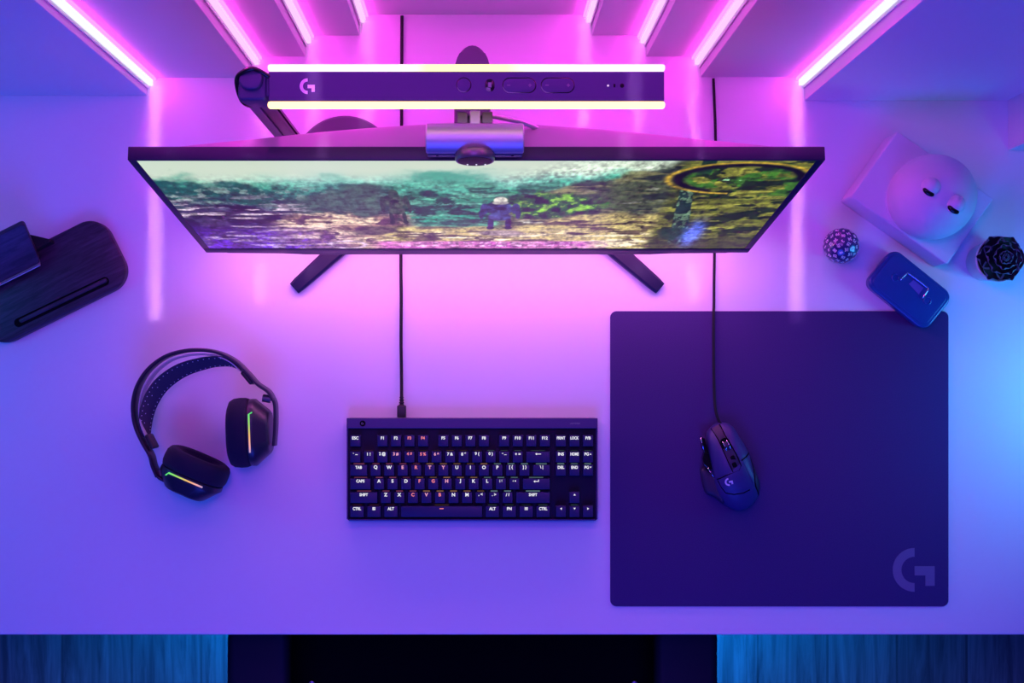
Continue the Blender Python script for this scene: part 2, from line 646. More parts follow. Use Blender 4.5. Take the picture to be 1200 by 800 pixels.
def picture(nu, nv):
    U, V = np.meshgrid(np.linspace(0, 1, nu), np.linspace(0, 1, nv))
    lin = lambda r, g, b: np.array(srgb(r, g, b)[:3])
    C = np.zeros(U.shape + (3,))
    ss = lambda a, b, x: np.clip((x - a) / (b - a), 0, 1) ** 2 * (3 - 2 * np.clip((x - a) / (b - a), 0, 1))

    def lay(col, m):
        nonlocal C
        m = np.clip(m, 0, 1)[..., None]
        C = C * (1 - m) + np.asarray(col) * m
    n1 = fbm(U * 9, V * 4, 1)
    n2 = fbm(U * 26, V * 12, 11)
    n3 = fbm(U * 70, V * 26, 21)
    str_ = fbm(U * 16 + V * 2, V * 40, 31)
    n4 = fbm(U * 190, V * 46, 131, 3)
    # haze
    lay(lin(204, 218, 198), np.ones_like(U))
    lay(lin(150, 206, 190), ss(0.06, 0.22, V + (n1 - .5) * .15) * ss(0.0, .25, U))
    # far hills, teal
    lay(lin(86, 166, 142), ss(0.10, 0.24, V + (n1 - .5) * .35 + (n3 - .5) * .1))
    lay(lin(48, 128, 100), ss(0.24, 0.34, V + (n2 - .5) * .35))
    lay(lin(22, 78, 62), ss(.52, .60, n2) * ss(.16, .32, V))
    lay(lin(120, 190, 160), ss(.58, .66, fbm(U * 14, V * 30, 41)) * ss(.15, .3, V) * .6)
    # left teal foliage and dark slopes
    left = 1 - ss(0.24, 0.40, U + (n1 - .5) * .2)
    lay(lin(18, 92, 84), left * ss(.12, .24, V + (n2 - .5) * .3 - U * .35))
    lay(lin(130, 150, 140), left * ss(.55, .62, n3) * ss(.2, .3, V) * .7)
    lay(lin(66, 58, 92), left * ss(.34, .50, V + (n2 - .5) * .35 - U * .25))
    lay(lin(22, 18, 52), left * ss(.50, .58, n2) * ss(.3, .45, V))
    lay(lin(205, 190, 200), left * ss(.60, .68, str_) * ss(.3, .5, V))
    # grey olive ridge
    ridge = ss(.16, .24, U) * (1 - ss(.33, .37, U))
    lay(lin(70, 98, 80), ridge * ss(.26, .34, V + (n2 - .5) * .14 + (U - .25) * .9))
    # pale rock in the left centre
    rk = ss(0.12, .2, U) * (1 - ss(.36, .42, U + (n1 - .5) * .06))
    top_ = .52 + 3.5 * (U - .27) ** 2 + (n2 - .5) * .2
    m = rk * ss(0, .07, V - top_)
    lay(lin(150, 124, 104), m)
    lay(lin(228, 208, 178), m * ss(.52, .62, str_))
    lay(lin(96, 72, 76), m * (1 - ss(.36, .44, n2)))
    # dark trees in the centre
    mc = ss(.34, .38, U) * (1 - ss(.54, .60, U))
    lay(lin(14, 66, 42), mc * ss(.50, .56, fbm(U * 34, V * 14, 61)) * ss(.30, .4, V) * (1 - ss(.60, .74, V)))
    lay(lin(42, 150, 116), mc * ss(.60, .66, fbm(U * 12, V * 22, 71)) * ss(.4, .5, V) * (1 - ss(.64, .72, V)))
    # right hillside
    hs = ss(0, .07, V - (.36 - 1.5 * (U - .55) + (n2 - .5) * .10)) * ss(.52, .56, U)
    lay(lin(92, 100, 62), hs)
    lay(lin(44, 52, 40), hs * ss(.46, .56, fbm(U * 20 + V * 3, V * 14, 81)))
    lay(lin(150, 146, 96), hs * ss(.56, .66, str_))
    lay(lin(196, 200, 180), hs * ss(.66, .74, fbm(U * 18 - V * 4, V * 30, 91)) * (1 - ss(.78, .82, U)))
    lay(lin(62, 72, 66), hs * ss(.60, .7, U) * (1 - ss(.80, .82, U)) * .5)
    # bushes
    bu = np.exp(-((U - .62) / .09) ** 2 - ((V - .46) / .16) ** 2)
    lay(lin(40, 100, 26), ss(.3, .6, bu + (n3 - .5) * .6))
    lay(lin(120, 168, 48), ss(.3, .6, bu) * ss(.54, .62, n3))
    lay(lin(16, 46, 18), ss(.3, .6, bu) * (1 - ss(.36, .44, n3)))
    bu2 = np.exp(-((U - .70) / .07) ** 2 - ((V - .70) / .10) ** 2)
    lay(lin(110, 150, 90), ss(.35, .6, bu2 + (str_ - .5) * .8))
    # foreground plateau
    pl = ss(.30, .36, U + (n1 - .5) * .05) * (1 - ss(.80, .84, U))
    m = pl * ss(0, .05, V - (.69 - .16 * ss(.55, .70, U) + (n2 - .5) * .07))
    lay(lin(188, 176, 116), m)
    lay(lin(238, 226, 190), m * ss(.52, .60, str_) * ss(.72, .82, V))
    lay(lin(98, 88, 58), m * (1 - ss(.38, .46, fbm(U * 22, V * 34, 101))))
    # right field : olive grass
    rf = ss(.80, .83, U)
    lay(lin(104, 108, 44), rf)
    lay(lin(150, 150, 70), rf * ss(.5, .6, str_))
    lay(lin(38, 52, 22), rf * (1 - ss(.42, .5, fbm(U * 24 + V * 5, V * 22, 111))))
    lay(lin(70, 116, 40), rf * ss(.52, .6, n2) * (1 - ss(.30, .42, V)))
    lay(lin(60, 66, 30), rf * ss(.74, .86, V) * .7)
    # dark trunk and hoop
    tx = .818 + .053 * V
    tw = .008 + .011 * V
    tr = (1 - ss(.9, 1.0, np.abs(U - tx) / tw)) * ss(.24, .28, V) * (1 - ss(.88, .96, V))
    lay(lin(30, 58, 50), tr)
    lay(lin(110, 140, 110), tr * ss(.56, .62, fbm(U * 160, V * 34, 121)))
    lay(lin(32, 60, 40), (1 - ss(.8, 1.0, np.abs(U - .845) / .012)) * (1 - ss(.1, .16, V)))
    lay(lin(20, 66, 44), (1 - ss(.7, 1.0, np.hypot((U - .855) / .035, (V - .80) / .10))) * .8)
    e = np.hypot((U - .905) / .095, (V - .17) / .13)
    hoop = np.exp(-((e - 1) / .11) ** 2)
    hoop *= 1 - ss(.93, .96, U) * ss(.17, .22, V)
    hoop *= 1 - ss(.86, .88, U) * ss(.22, .26, V)
    lay(lin(28, 22, 30), hoop * 1.3)
    hoop2 = np.exp(-((e - 1.16) / .05) ** 2) * ((U < .90) | (V < .12))
    lay(lin(196, 166, 70), hoop2 * .9)
    lay(lin(170, 220, 170), ss(.62, .7, n3) * (1 - ss(.5, .8, np.hypot((U - .90) / .05, (V - .17) / .03))))
    bl = np.exp(-((U - .885) / .014) ** 2 - ((V - .80) / .13) ** 2)
    lay(lin(120, 140, 250), bl * (0.5 + n3))
    # two small standing figures with a shadow
    def fig(u0, v0, h, w, body, head):
        du, dv = (U - u0) / w, (V - v0) / h          # dv 0 top .. 1 feet
        body = np.asarray(body)

        def ell(x, y, rx, ry, c, k=1.0):
            lay(c, (1 - ss(.8, 1.05, np.hypot((du - x) / rx, (dv - y) / ry))) * k)
        for s in (-1, 1):
            ell(s * .42, .80, .16, .20, body * .5)
            ell(s * .44, .95, .20, .06, body * .35)
            ell(s * .72, .36, .22, .17, body * .8)
            ell(s * .86, .52, .14, .16, body * .55)
        ell(0, .36, .62, .22, body * (.7 + .8 * n4[..., None]))
        ell(0, .60, .58, .13, body * 1.15)
        ell(0, .34, .34, .05, body * .25)
        ell(-.35, .24, .3, .06, body * .4)
        ell(0, .12, .34, .11, head)
        ell(0, .19, .40, .05, np.asarray(head) * .75)
    sh = (1 - ss(.7, 1.0, np.hypot((U - .335 - (V - .7) * -.25) / .045, (V - .76) / .07)))
    lay(lin(70, 68, 56), sh * .85)
    fig(.366, .27, .40, .026, lin(70, 86, 66), lin(58, 84, 60))
    fig(.539, .35, .39, .036, lin(64, 78, 122), lin(206, 206, 190))
    lay(lin(90, 74, 120), (1 - ss(.6, 1.0, np.hypot((U - .545) / .05, (V - .79) / .05))) * .6)
    # violet cast of the lower rocks at the left and the strip of small icons
    lay(lin(108, 62, 196), (1 - ss(.16, .30, U)) * ss(.62, .95, V) * (.45 + .5 * (n2 > .5)))
    hud = ss(.885, .91, V) * ss(.29, .34, U) * (1 - ss(.69, .74, U))
    lay(lin(196, 96, 188), hud * .72)
    ic = (np.abs((U * 34) % 1 - .5) < .34) & (np.abs(V - .94) < .030) & (np.abs(V - .94) > .006) & (U > .36) & (U < .68)
    lay(lin(255, 226, 250), ic * np.clip((fbm(U * 260, V * 60, 151, 2) - .3) * 2.2, .1, 1) * np.where((U > .50) & (U < .60), 1.0, .6))
    r = np.hypot((U - .262) / .032, (V - .945) / .05)
    lay(lin(226, 206, 226), np.exp(-((r - 1) / .15) ** 2) * .8)
    r = np.hypot((U - .708) / .030, (V - .955) / .05)
    lay(lin(190, 160, 170), np.exp(-((r - 1) / .15) ** 2) * .7)
    n4 = fbm(U * 190, V * 46, 131, 3)
    n5 = fbm(U * 60 + V * 8, V * 60, 141, 4)
    amt = ss(.10, .30, V + .2 * ss(.5, .7, U))
    C *= (1 + amt * ((n3 - .5) * 1.3 + (n4 - .5) * 1.5 + (n5 - .5) * 1.2))[..., None]
    C = np.clip(C, 0, 2)
    g_ = C.mean(-1, keepdims=True)
    C = np.clip(g_ + (C - g_) * 1.08, 0, 1)
    C = C ** 1.15 * 1.1
    return np.clip(C, 0, 1)


NU, NV = 760, 200
pic = picture(NU, NV)
me = bpy.data.meshes.new('screen')
xs = np.linspace(sx0, sx1, NU)
ys = np.linspace(sy1, sy0, NV)
X, Y = np.meshgrid(xs, ys)
R3 = np.array(MF)[:3, :3]
O3 = np.array(MF)[:3, 3] - np.array(mon.location)
co = (np.stack([X, Y, np.full_like(X, -0.0006)], -1).reshape(-1, 3)) @ R3.T + O3
idx = np.arange(NU * NV).reshape(NV, NU)
quads = np.stack([idx[1:, :-1], idx[1:, 1:], idx[:-1, 1:], idx[:-1, :-1]], -1).reshape(-1, 4)
me.from_pydata(co.tolist(), [], quads.tolist())
at = me.color_attributes.new('Col', 'FLOAT_COLOR', 'POINT')
at.data.foreach_set('color', np.concatenate([pic.reshape(-1, 3), np.ones((NU * NV, 1))], 1).astype(np.float32).ravel())
me.materials.append(M['screen'])
o = bpy.data.objects.new('screen', me)
COL.objects.link(o)
o.parent = mon
o['label'] = 'lit screen with a green rocky game landscape'

# stand: mount disc, arm with a rounded end, column, two splayed feet
bm = bmesh.new()
dc = MF @ Vector((0, 0.185, -TH - 0.040))
axis_m = plane_frame(dc, (1, 0, 0), (0, vv.y, vv.z))
lathe(bm, [(0.088, 0.0), (0.088, -0.016), (0.084, -0.020), (0.0, -0.020)], None, 48, axis_m)
obj('mount_disc', bm, M['stand'], mon, 40)
bm = bmesh.new()
ac = W(553.5, 52, 0.40)
ym0 = (MF @ Vector((0, 0.185, -TH - 0.058))).y
hw = 0.0205
n = 16
out = [(-hw, ym0 - 0.01)] + [(hw, ym0 - 0.01)] + [(hw * math.cos(PI * k / n), ac.y - 0.034 + 0.034 * math.sin(PI * k / n)) for k in range(n + 1)]
prism(bm, [(x + ac.x, y) for x, y in out], DZ + 0.30, DZ + 0.40, None, bev=0.004)
obj('stand_arm', bm, M['stand'], mon, 40)
bm = bmesh.new()
slab(bm, 0.040, 0.036, 0.016, DZ + 0.014, DZ + 0.302, 0.001, TR((ac.x, ac.y - 0.020, 0)))
obj('column', bm, M['stand'], mon, 40)
for s, tip in ((-1, W(344, 337.5, 0.012)), (1, W(774.5, 337.5, 0.012))):
    bm = bmesh.new()
    a = Vector((ac.x + s * 0.004, ac.y - 0.022, 0))
    d = (tip - a)
    d.z = 0
    L_ = d.length
    d.normalize()
    nn = Vector((-d.y, d.x, 0))
    sect = []
    for q, wd, hh in ((-0.004, 0.020, 0.020), (0.25, 0.0165, 0.018), (0.7, 0.0125, 0.014), (0.97, 0.0100, 0.011), (1.0, 0.0090, 0.008)):
        p = a + d * (L_ * q)
        z0 = DZ + 0.0006
        sect.append([Vector((p.x, p.y, z0)) - nn * wd, Vector((p.x, p.y, z0 + hh * .75)) - nn * wd, Vector((p.x, p.y, z0 + hh)) - nn * wd * .7,
                     Vector((p.x, p.y, z0 + hh)) + nn * wd * .7, Vector((p.x, p.y, z0 + hh * .75)) + nn * wd, Vector((p.x, p.y, z0)) + nn * wd])
    loft(bm, sect)
    obj('foot', bm, M['frame'], mon, 30)

# ================================================================== LIGHT BAR ON ITS STAND
ZB = 0.60
xl, xr = W(314.5, 0, ZB).x, W(778.5, 0, ZB).x
yb, yf = W(0, 75, ZB).y, W(0, 127, ZB).y
ycn = (yb + yf) / 2
base_c = W(405, 197, 0.0)
lamp = thing('desk_light_bar', 'long dark light bar with two glowing edges held above the monitor', 'lamp', base_c)
dw = 0.0070
hb = 0.026
bm = bmesh.new()
box(bm, (xl, yf + dw, DZ + ZB - hb), (xr, yb - dw, DZ + ZB), bev=0.0012)
bar = obj('bar_body', bm, M['bar'], lamp)
# glowing edges: front warm, back pink-white with a warm middle
m, N, L = new_mat('rear diffuser')
N.remove(N['Principled BSDF'])
e = N.new('ShaderNodeEmission')
e.inputs['Strength'].default_value = 2.5
tc = N.new('ShaderNodeTexCoord')
sp = N.new('ShaderNodeSeparateXYZ')
cr = N.new('ShaderNodeValToRGB')
el = cr.color_ramp.elements
pk, wm = (1.0, 0.50, 0.92, 1), (1.0, 0.63, 0.27, 1)
el[0].position, el[0].color = 0.28, pk
el[1].position, el[1].color = 0.40, wm
for p_, c_ in ((0.60, wm), (0.78, pk)):
    q = el.new(p_)
    q.color = c_
L.new(tc.outputs['Generated'], sp.inputs[0])
L.new(sp.outputs['X'], cr.inputs['Fac'])
L.new(cr.outputs['Color'], e.inputs['Color'])
L.new(e.outputs[0], N['Material Output'].inputs['Surface'])
M['rear_diff'] = m
for y0, y1, mm, lb in ((yf, yf + dw, M['warm'], 'warm white glowing edge strip'), (yb - dw, yb, m, 'pink and cream glowing edge strip')):
    bm = bmesh.new()
    box(bm, (xl - 0.0008, y0 + 0.0004, DZ + ZB - 0.0068), (xr + 0.0008, y1 - 0.0001, DZ + ZB + 0.0012), bev=0.0022, seg=3)
    obj('diffuser', bm, mm, lamp, 60, label=lb)
zt = DZ + ZB
px2 = (H - ZB) / F


def onbar(px, py):
    q = W(px, py, ZB)
    return TR(Vector((q.x, q.y, zt)))


bm = bmesh.new()
gmark(bm, 9.2 * px2, onbar(360.5, 101), 0.0001, 0.0004)
obj('emblem', bm, M['logo'], bar, label='pale printed emblem')


def ring_button(name, px, py, w, h, material, rimmat=None, raise_=0.0006):
    bm = bmesh.new()
    slab(bm, w * px2, h * px2, min(w, h) / 2 * px2, 0.0000, raise_ * .3, 0.0002, onbar(px, py), n=10, mi=0)
    slab(bm, (w - 2.4) * px2, (h - 2.4) * px2, (min(w, h) - 2.4) / 2 * px2, 0.0001, raise_, 0.0003, onbar(px, py), n=10, mi=1)
    return obj(name, bm, [M['gloss'], material], bar, 30)


b1 = ring_button('button', 543.5, 99.5, 18, 18, M['bar'])
b2 = ring_button('switch', 574, 100, 11, 15, M['gloss'], raise_=0.0012)
bm = bmesh.new()
box(bm, (-2.2 * px2, -3.4 * px2, 0.0012), (2.2 * px2, 2.5 * px2, 0.0022), onbar(574, 99.5), bev=0.0003)
obj('slider', bm, M['steel'], bar)
b3 = ring_button('rocker_button', 608.5, 100, 40, 18.5, M['bar'])
b4 = ring_button('rocker_button', 653.5, 100, 40, 18.5, M['bar'])
bm = bmesh.new()
for px in (596, 621, 641, 666):
    box(bm, (-2 * px2, -0.4 * px2, 0.0006), (2 * px2, 0.4 * px2, 0.0008), onbar(px, 100))
for px in (621, 666):
    box(bm, (-0.4 * px2, -2 * px2, 0.0006), (0.4 * px2, 2 * px2, 0.0008), onbar(px, 100))
obj('button_icons', bm, M['logo_dim'], bar)
bm = bmesh.new()
slab(bm, 2.4 * px2, 2.4 * px2, 1.2 * px2, 0, 0.0004, 0.0001, onbar(712.5, 100.3))
obj('status_light', bm, glow('status led', (0.9, 0.7, 1.0), 1.0), bar, label='tiny lit status dot')
bm = bmesh.new()
slab(bm, 2.2 * px2, 4 * px2, 0.5 * px2, 0, 0.0003, 0.0001, onbar(720, 100.3))
slab(bm, 5 * px2, 5 * px2, 2.5 * px2, 0, 0.0003, 0.0001, onbar(729, 100.3))
obj('port_marks', bm, M['gloss'], bar)

# hinge block, cable loop, post, base
hp = W(297.5, 102, ZB - 0.01)
bm = bmesh.new()
slab(bm, 0.028, 0.028, 0.004, DZ + ZB - 0.040, DZ + ZB - 0.004, 0.003, TR((hp.x - 0.0005, hp.y, 0)))
slab(bm, 0.022, 0.022, 0.009, DZ + ZB - 0.006, DZ + ZB + 0.004, 0.002, TR((hp.x - 0.001, hp.y + 0.006, 0)))
box(bm, (hp.x + 0.010, hp.y - 0.010, DZ + ZB - 0.028), (xl + 0.001, hp.y + 0.010, DZ + ZB - 0.006), bev=0.001)
obj('hinge', bm, M['bar'], lamp, 35)
bm = bmesh.new()
pts = [Vector((xl + 0.001, hp.y + 0.008, DZ + ZB - 0.002)), Vector((xl - 0.008, hp.y + 0.0125, DZ + ZB + 0.004)), Vector((hp.x, hp.y + 0.0135, DZ + ZB + 0.008)),
       Vector((hp.x - 0.0135, hp.y + 0.008, DZ + ZB + 0.002)), Vector((hp.x - 0.0160, hp.y - 0.002, DZ + ZB - 0.010)), Vector((hp.x - 0.013, hp.y - 0.012, DZ + ZB - 0.022)), Vector((hp.x - 0.008, hp.y - 0.0125, DZ + ZB - 0.040))]
tube(bm, catmull(pts, 6), 0.0022, 8)
obj('cable_loop', bm, M['gloss'], lamp, 180)
bm = bmesh.new()
pw_ = 0.019
pxc = hp.x - 0.0035
slab(bm, 0.022, 0.012, 0.002, DZ + 0.012, DZ + ZB - 0.038, 0.001, TR((pxc, hp.y, 0)))
post = obj('post', bm, M['steel'], lamp, 35)
bm = bmesh.new()
box(bm, (pxc + 0.0108, hp.y - 0.0020, DZ + 0.03), (pxc + 0.0116, hp.y + 0.0006, DZ + ZB - 0.05), bev=0.0002)
obj('groove', bm, M['dark'], post, label='dark channel down the post')
bm = bmesh.new()
box(bm, (pxc - 0.0112, hp.y - 0.0085, DZ + 0.03), (pxc - 0.0005, hp.y - 0.0056, DZ + ZB - 0.042), bev=0.0006)
obj('front_cover', bm, M['bar'], post, label='darker cover strip down the post')
bm = bmesh.new()
box(bm, (hp.x - 0.019, hp.y - 0.018, DZ + 0.010), (hp.x + 0.030, hp.y + 0.018, DZ + 0.060), bev=0.004)
obj('post_socket', bm, M['steel'], lamp)
bm = bmesh.new()
lathe(bm, [(0.070, 0.0005), (0.0735, 0.003), (0.0735, 0.009), (0.071, 0.0115), (0.0, 0.012)], TR(base_c).to_translation(), 56)
obj('base_disc', bm, M['stand'], lamp, 40)

# ================================================================== WEBCAM
wc = W(556.5, 160.5, 0.552)
ZW = 0.555
cam_y = W(0, 160.5, ZW + 0.008).y
web = thing('webcam', 'silver cylindrical webcam with round lens clipped on top of the monitor', 'webcam', (wc.x, cam_y, DZ + Zt))
bm = bmesh.new()
half = 0.0492
rc = 0.0150
Mx = Matrix.Translation((wc.x, cam_y, DZ + ZW)) @ Matrix.Rotation(PI / 2, 4, 'Y')
lathe(bm, [(0.0, -half), (rc - 0.0012, -half), (rc, -half + 0.0012), (rc, half - 0.0012), (rc - 0.0012, half), (0.0, half)], None, 40, Mx)
body = obj('body', bm, M['silver'], web, 40)
bm = bmesh.new()
box(bm, (wc.x - half + 0.001, cam_y - rc - 0.0012, DZ + ZW - rc - 0.002), (wc.x + half - 0.001, cam_y + rc * .3, DZ + ZW - 0.0035), bev=0.001)
obj('shaded_lip', bm, M['stand'], web)  # lip for the microphone holes, darker material standing for shade under the body
for s in (-1, 1):
    bm = bmesh.new()
    lathe(bm, [(0.0014, 0), (0.0014, 0.0006), (0, 0.0006)], None, 10, plane_frame((wc.x + s * 0.038, cam_y - rc - 0.0011, DZ + ZW - 0.0062), (1, 0, 0), (0, 0, 1)))
    obj('microphone_hole', bm, M['dark'], body)
# lens housing facing forward and a little down
lm = plane_frame(Vector((wc.x, cam_y - rc - 0.002, DZ + ZW - 0.0015)), (1, 0, 0), (0, 0.10, 1.0))
bm = bmesh.new()
lathe(bm, [(0.0185, -0.004), (0.0200, -0.002), (0.0200, 0.0040), (0.0192, 0.0055), (0.0178, 0.0058)], None, 48, lm)
ring = obj('lens_ring', bm, M['steel'], web, 40)
bm = bmesh.new()
lathe(bm, [(0.0180, 0.0040), (0.0178, 0.0054), (0.0172, 0.0060), (0.006, 0.0063), (0.0, 0.0064)], None, 48, lm)
obj('lens_glass', bm, M['lens'], ring, 40)
bm = bmesh.new()
for s in (-0.0075, 0.0015, 0.0105):
    lathe(bm, [(0.0009, 0.0058), (0.0008, 0.0070), (0, 0.0071)], None, 8, lm @ TR((s, -0.010, 0)))  # three bright dots set on the lens face
obj('lens_dots', bm, glow('webcam indicator', (0.8, 0.8, 1.0), 0.9), ring, label='tiny bright dots on the lens face')
# clip: central stem, two hinge blocks, back plate
bm = bmesh.new()
box(bm, (wc.x - 0.0050, cam_y + rc - 0.003, DZ + ZW - 0.006), (wc.x + 0.0055, cam_y + rc + 0.0125, DZ + ZW + 0.004), bev=0.001)
obj('stem', bm, M['silver'], web)
for s in (-1, 1):
    bm = bmesh.new()
    cxh = wc.x + s * 0.0125
    box(bm, (cxh - 0.0055, cam_y + rc + 0.0005, DZ + ZW - 0.012), (cxh + 0.0055, cam_y + rc + 0.0125, DZ + ZW - 0.002), bev=0.0008)
    box(bm, (cxh - 0.0035, cam_y + rc - 0.002, DZ + ZW - 0.010), (cxh + 0.0035, cam_y + rc + 0.002, DZ + ZW - 0.004), bev=0.0006)
    obj('hinge_block', bm, M['steel'], web)
bm = bmesh.new()
box(bm, (wc.x - 0.018, cam_y + rc + 0.009, DZ + ZW - 0.060), (wc.x + 0.018, cam_y + rc + 0.0125, DZ + ZW - 0.0125), bev=0.001)
box(bm, (wc.x - 0.016, cam_y - 0.004, DZ + Zt + 0.0005), (wc.x + 0.016, cam_y + rc + 0.0095, DZ + Zt + 0.006), bev=0.001)
obj('clip', bm, M['steel'], web)
bm = bmesh.new()
pts = [Vector((wc.x + 0.012, cam_y + rc + 0.012, DZ + ZW - 0.018)), W(588, 138, 0.528), W(610, 143, 0.52), W(626, 149, 0.51), W(631, 153, 0.48), W(626, 160, 0.42), W(615, 175, 0.30), W(608, 190, 0.10)]
tube(bm, catmull(pts, 8), 0.0026, 8)
obj('cable', bm, M['silver'], web, 180)

# ================================================================== KEYBOARD
KZ = 0.018
kc = W(553.3, 550, KZ)
ks = (H - KZ) / F
kw, kd = 294.5 * ks, 120.5 * ks
kb = thing('keyboard', 'compact black keyboard with backlit white and pink legends', 'keyboard', W(553.3, 550, 0))
bm = bmesh.new()
K0 = TR((kc.x, kc.y, DZ))
slab(bm, kw, kd, 0.004, 0.0022, 0.0125, 0.0008, K0, botbev=0.001)
# side rails round the deck
obj('case', bm, M['deck'], kb, 40)
bm = bmesh.new()
bw = 12.0 * ks
box(bm, (kc.x - kw / 2 + 0.0003, kc.y + kd / 2 - bw, DZ + 0.0120), (kc.x + kw / 2 - 0.0003, kc.y + kd / 2, DZ + 0.0195), bev=0.0008)
plate = obj('top_plate', bm, M['kbar'], kb, label='brushed violet-black plate along the back edge')
bm = bmesh.new()
for s in (-1, 1):
    x0 = kc.x + s * (kw / 2 - 0.0012)
    box(bm, (x0 - 0.0011, kc.y - kd / 2 + 0.002, DZ + 0.012), (x0 + 0.0011, kc.y + kd / 2 - bw, DZ + 0.0165), bev=0.0006)
box(bm, (kc.x - kw / 2 + 0.003, kc.y - kd / 2 + 0.0003, DZ + 0.012), (kc.x + kw / 2 - 0.003, kc.y - kd / 2 + 0.0025, DZ + 0.0165), bev=0.0006)
obj('rail', bm, M['kbar'], kb)
for s in (-1, 1):
    for q in (-.4, .4):
        bm = bmesh.new()
        slab(bm, 0.04, 0.01, 0.003, 0.0003, 0.0025, 0.0003, TR((kc.x + s * kw * .38, kc.y + kd * q, DZ)))
        obj('rubber_foot', bm, M['black_soft'], kb)
ptop = 0.0195
q = W(425, 496, ptop)
bm = bmesh.new()
lathe(bm, [(0.0042, 0.0), (0.0042, 0.0004), (0.0037, 0.0005), (0, 0.0005)], Vector((q.x, q.y, DZ + ptop)), 24)
pb = obj('power_button', bm, M['dark'], plate)
bm = bmesh.new()
gmark(bm, 0.0017, TR((q.x - 0.0003, q.y, DZ + ptop)), 0.0006, 0.0007)
obj('emblem', bm, M['logo_dim'], plate)
q = W(674, 496, ptop)
obj('lettering', text_bm('LIGHTSPEED', 0.0021, 0.0145, TR((q.x, q.y, DZ + ptop))), M['logo_dim'], plate)

KT = 0.0235
kp = 15.87
ROWY = [516.6, 535.4, 551.0, 567.0, 583.0, 599.4]
rows = [
    [('ESC', 1, 0), None, ('F1', 1, 2), ('F2', 1, 3), ('F3', 1, 4), ('F4', 1, 5), ('F5', 1, 6.5), ('F6', 1, 7.5), ('F7', 1, 8.5), ('F8', 1, 9.5),
     ('F9', 1, 11), ('F10', 1, 12), ('F11', 1, 13), ('F12', 1, 14)],
    [('` ~', 1, 0)] + [(s, 1, i + 1) for i, s in enumerate(['1 !', '2 @', '3 #', '4 $', '5 %', '6 ^', '7 &', '8 *', '9 (', '0 )', '- _', '+ ='])] + [('<-', 2, 13)],
    [('TAB', 1.5, 0)] + [(s, 1, i + 1.5) for i, s in enumerate('QWERTYUIOP')] + [('[ {', 1, 11.5), ('] }', 1, 12.5), ('\\ |', 1.5, 13.5)],
    [('CAPS', 1.75, 0)] + [(s, 1, i + 1.75) for i, s in enumerate('ASDFGHJKL')] + [('; :', 1, 10.75), ("' \"", 1, 11.75), ('ENTER', 2.25, 12.75)],
    [('SHIFT', 2.25, 0)] + [(s, 1, i + 2.25) for i, s in enumerate('ZXCVBNM')] + [(', <', 1, 9.25), ('. >', 1, 10.25), ('/ ?', 1, 11.25), ('SHIFT', 2.75, 12.25)],
    [('CTRL', 1.25, 0), ('WIN', 1.25, 1.25), ('ALT', 1.25, 2.5), ('SPACE', 6.25, 3.75), ('ALT', 1.25, 10), ('FN', 1.25, 11.25), ('MENU', 1.25, 12.5), ('CTRL', 1.25, 13.75)],
]
nav = {0: ['PRINT', 'LOCK', 'P/B'], 1: ['INS', 'HOME', 'PG^'], 2: ['DEL', 'END', 'PGv'], 4: [None, '^', None], 5: ['<', 'v', '>']}
X0, XN = 408.4, 649.5
WHITE, PINK, CORAL = (0.92, 0.93, 1.0), (1.0, 0.42, 0.62), (1.0, 0.25, 0.32)
legmats = {k: glow('legend ' + k, c_, s_) for k, c_, s_ in (('white', WHITE, 0.95), ('pink', PINK, 0.9), ('coral', CORAL, 0.9))}
tint = {'F3': 'coral', 'F4': 'coral', '3 #': 'pink', '4 $': 'coral', '5 %': 'coral', '6 ^': 'pink', 'R': 'coral', 'T': 'pink', 'E': 'pink', 'F': 'coral', 'G': 'coral',
        'H': 'pink', 'C': 'coral', 'V': 'pink', 'B': 'coral', 'SPACE': 'coral', 'Y': 'pink'}


def tri(s, d):
    s = s * 1.0
    return {'^': [(-s, -s * .7), (s, -s * .7), (0, s * .8)], 'v': [(-s, s * .7), (0, -s * .8), (s, s * .7)], '<': [(-s * .8, 0), (s * .7, -s), (s * .7, s)], '>': [(s * .8, 0), (-s * .7, s), (-s * .7, -s)]}[d]


glowbars = []


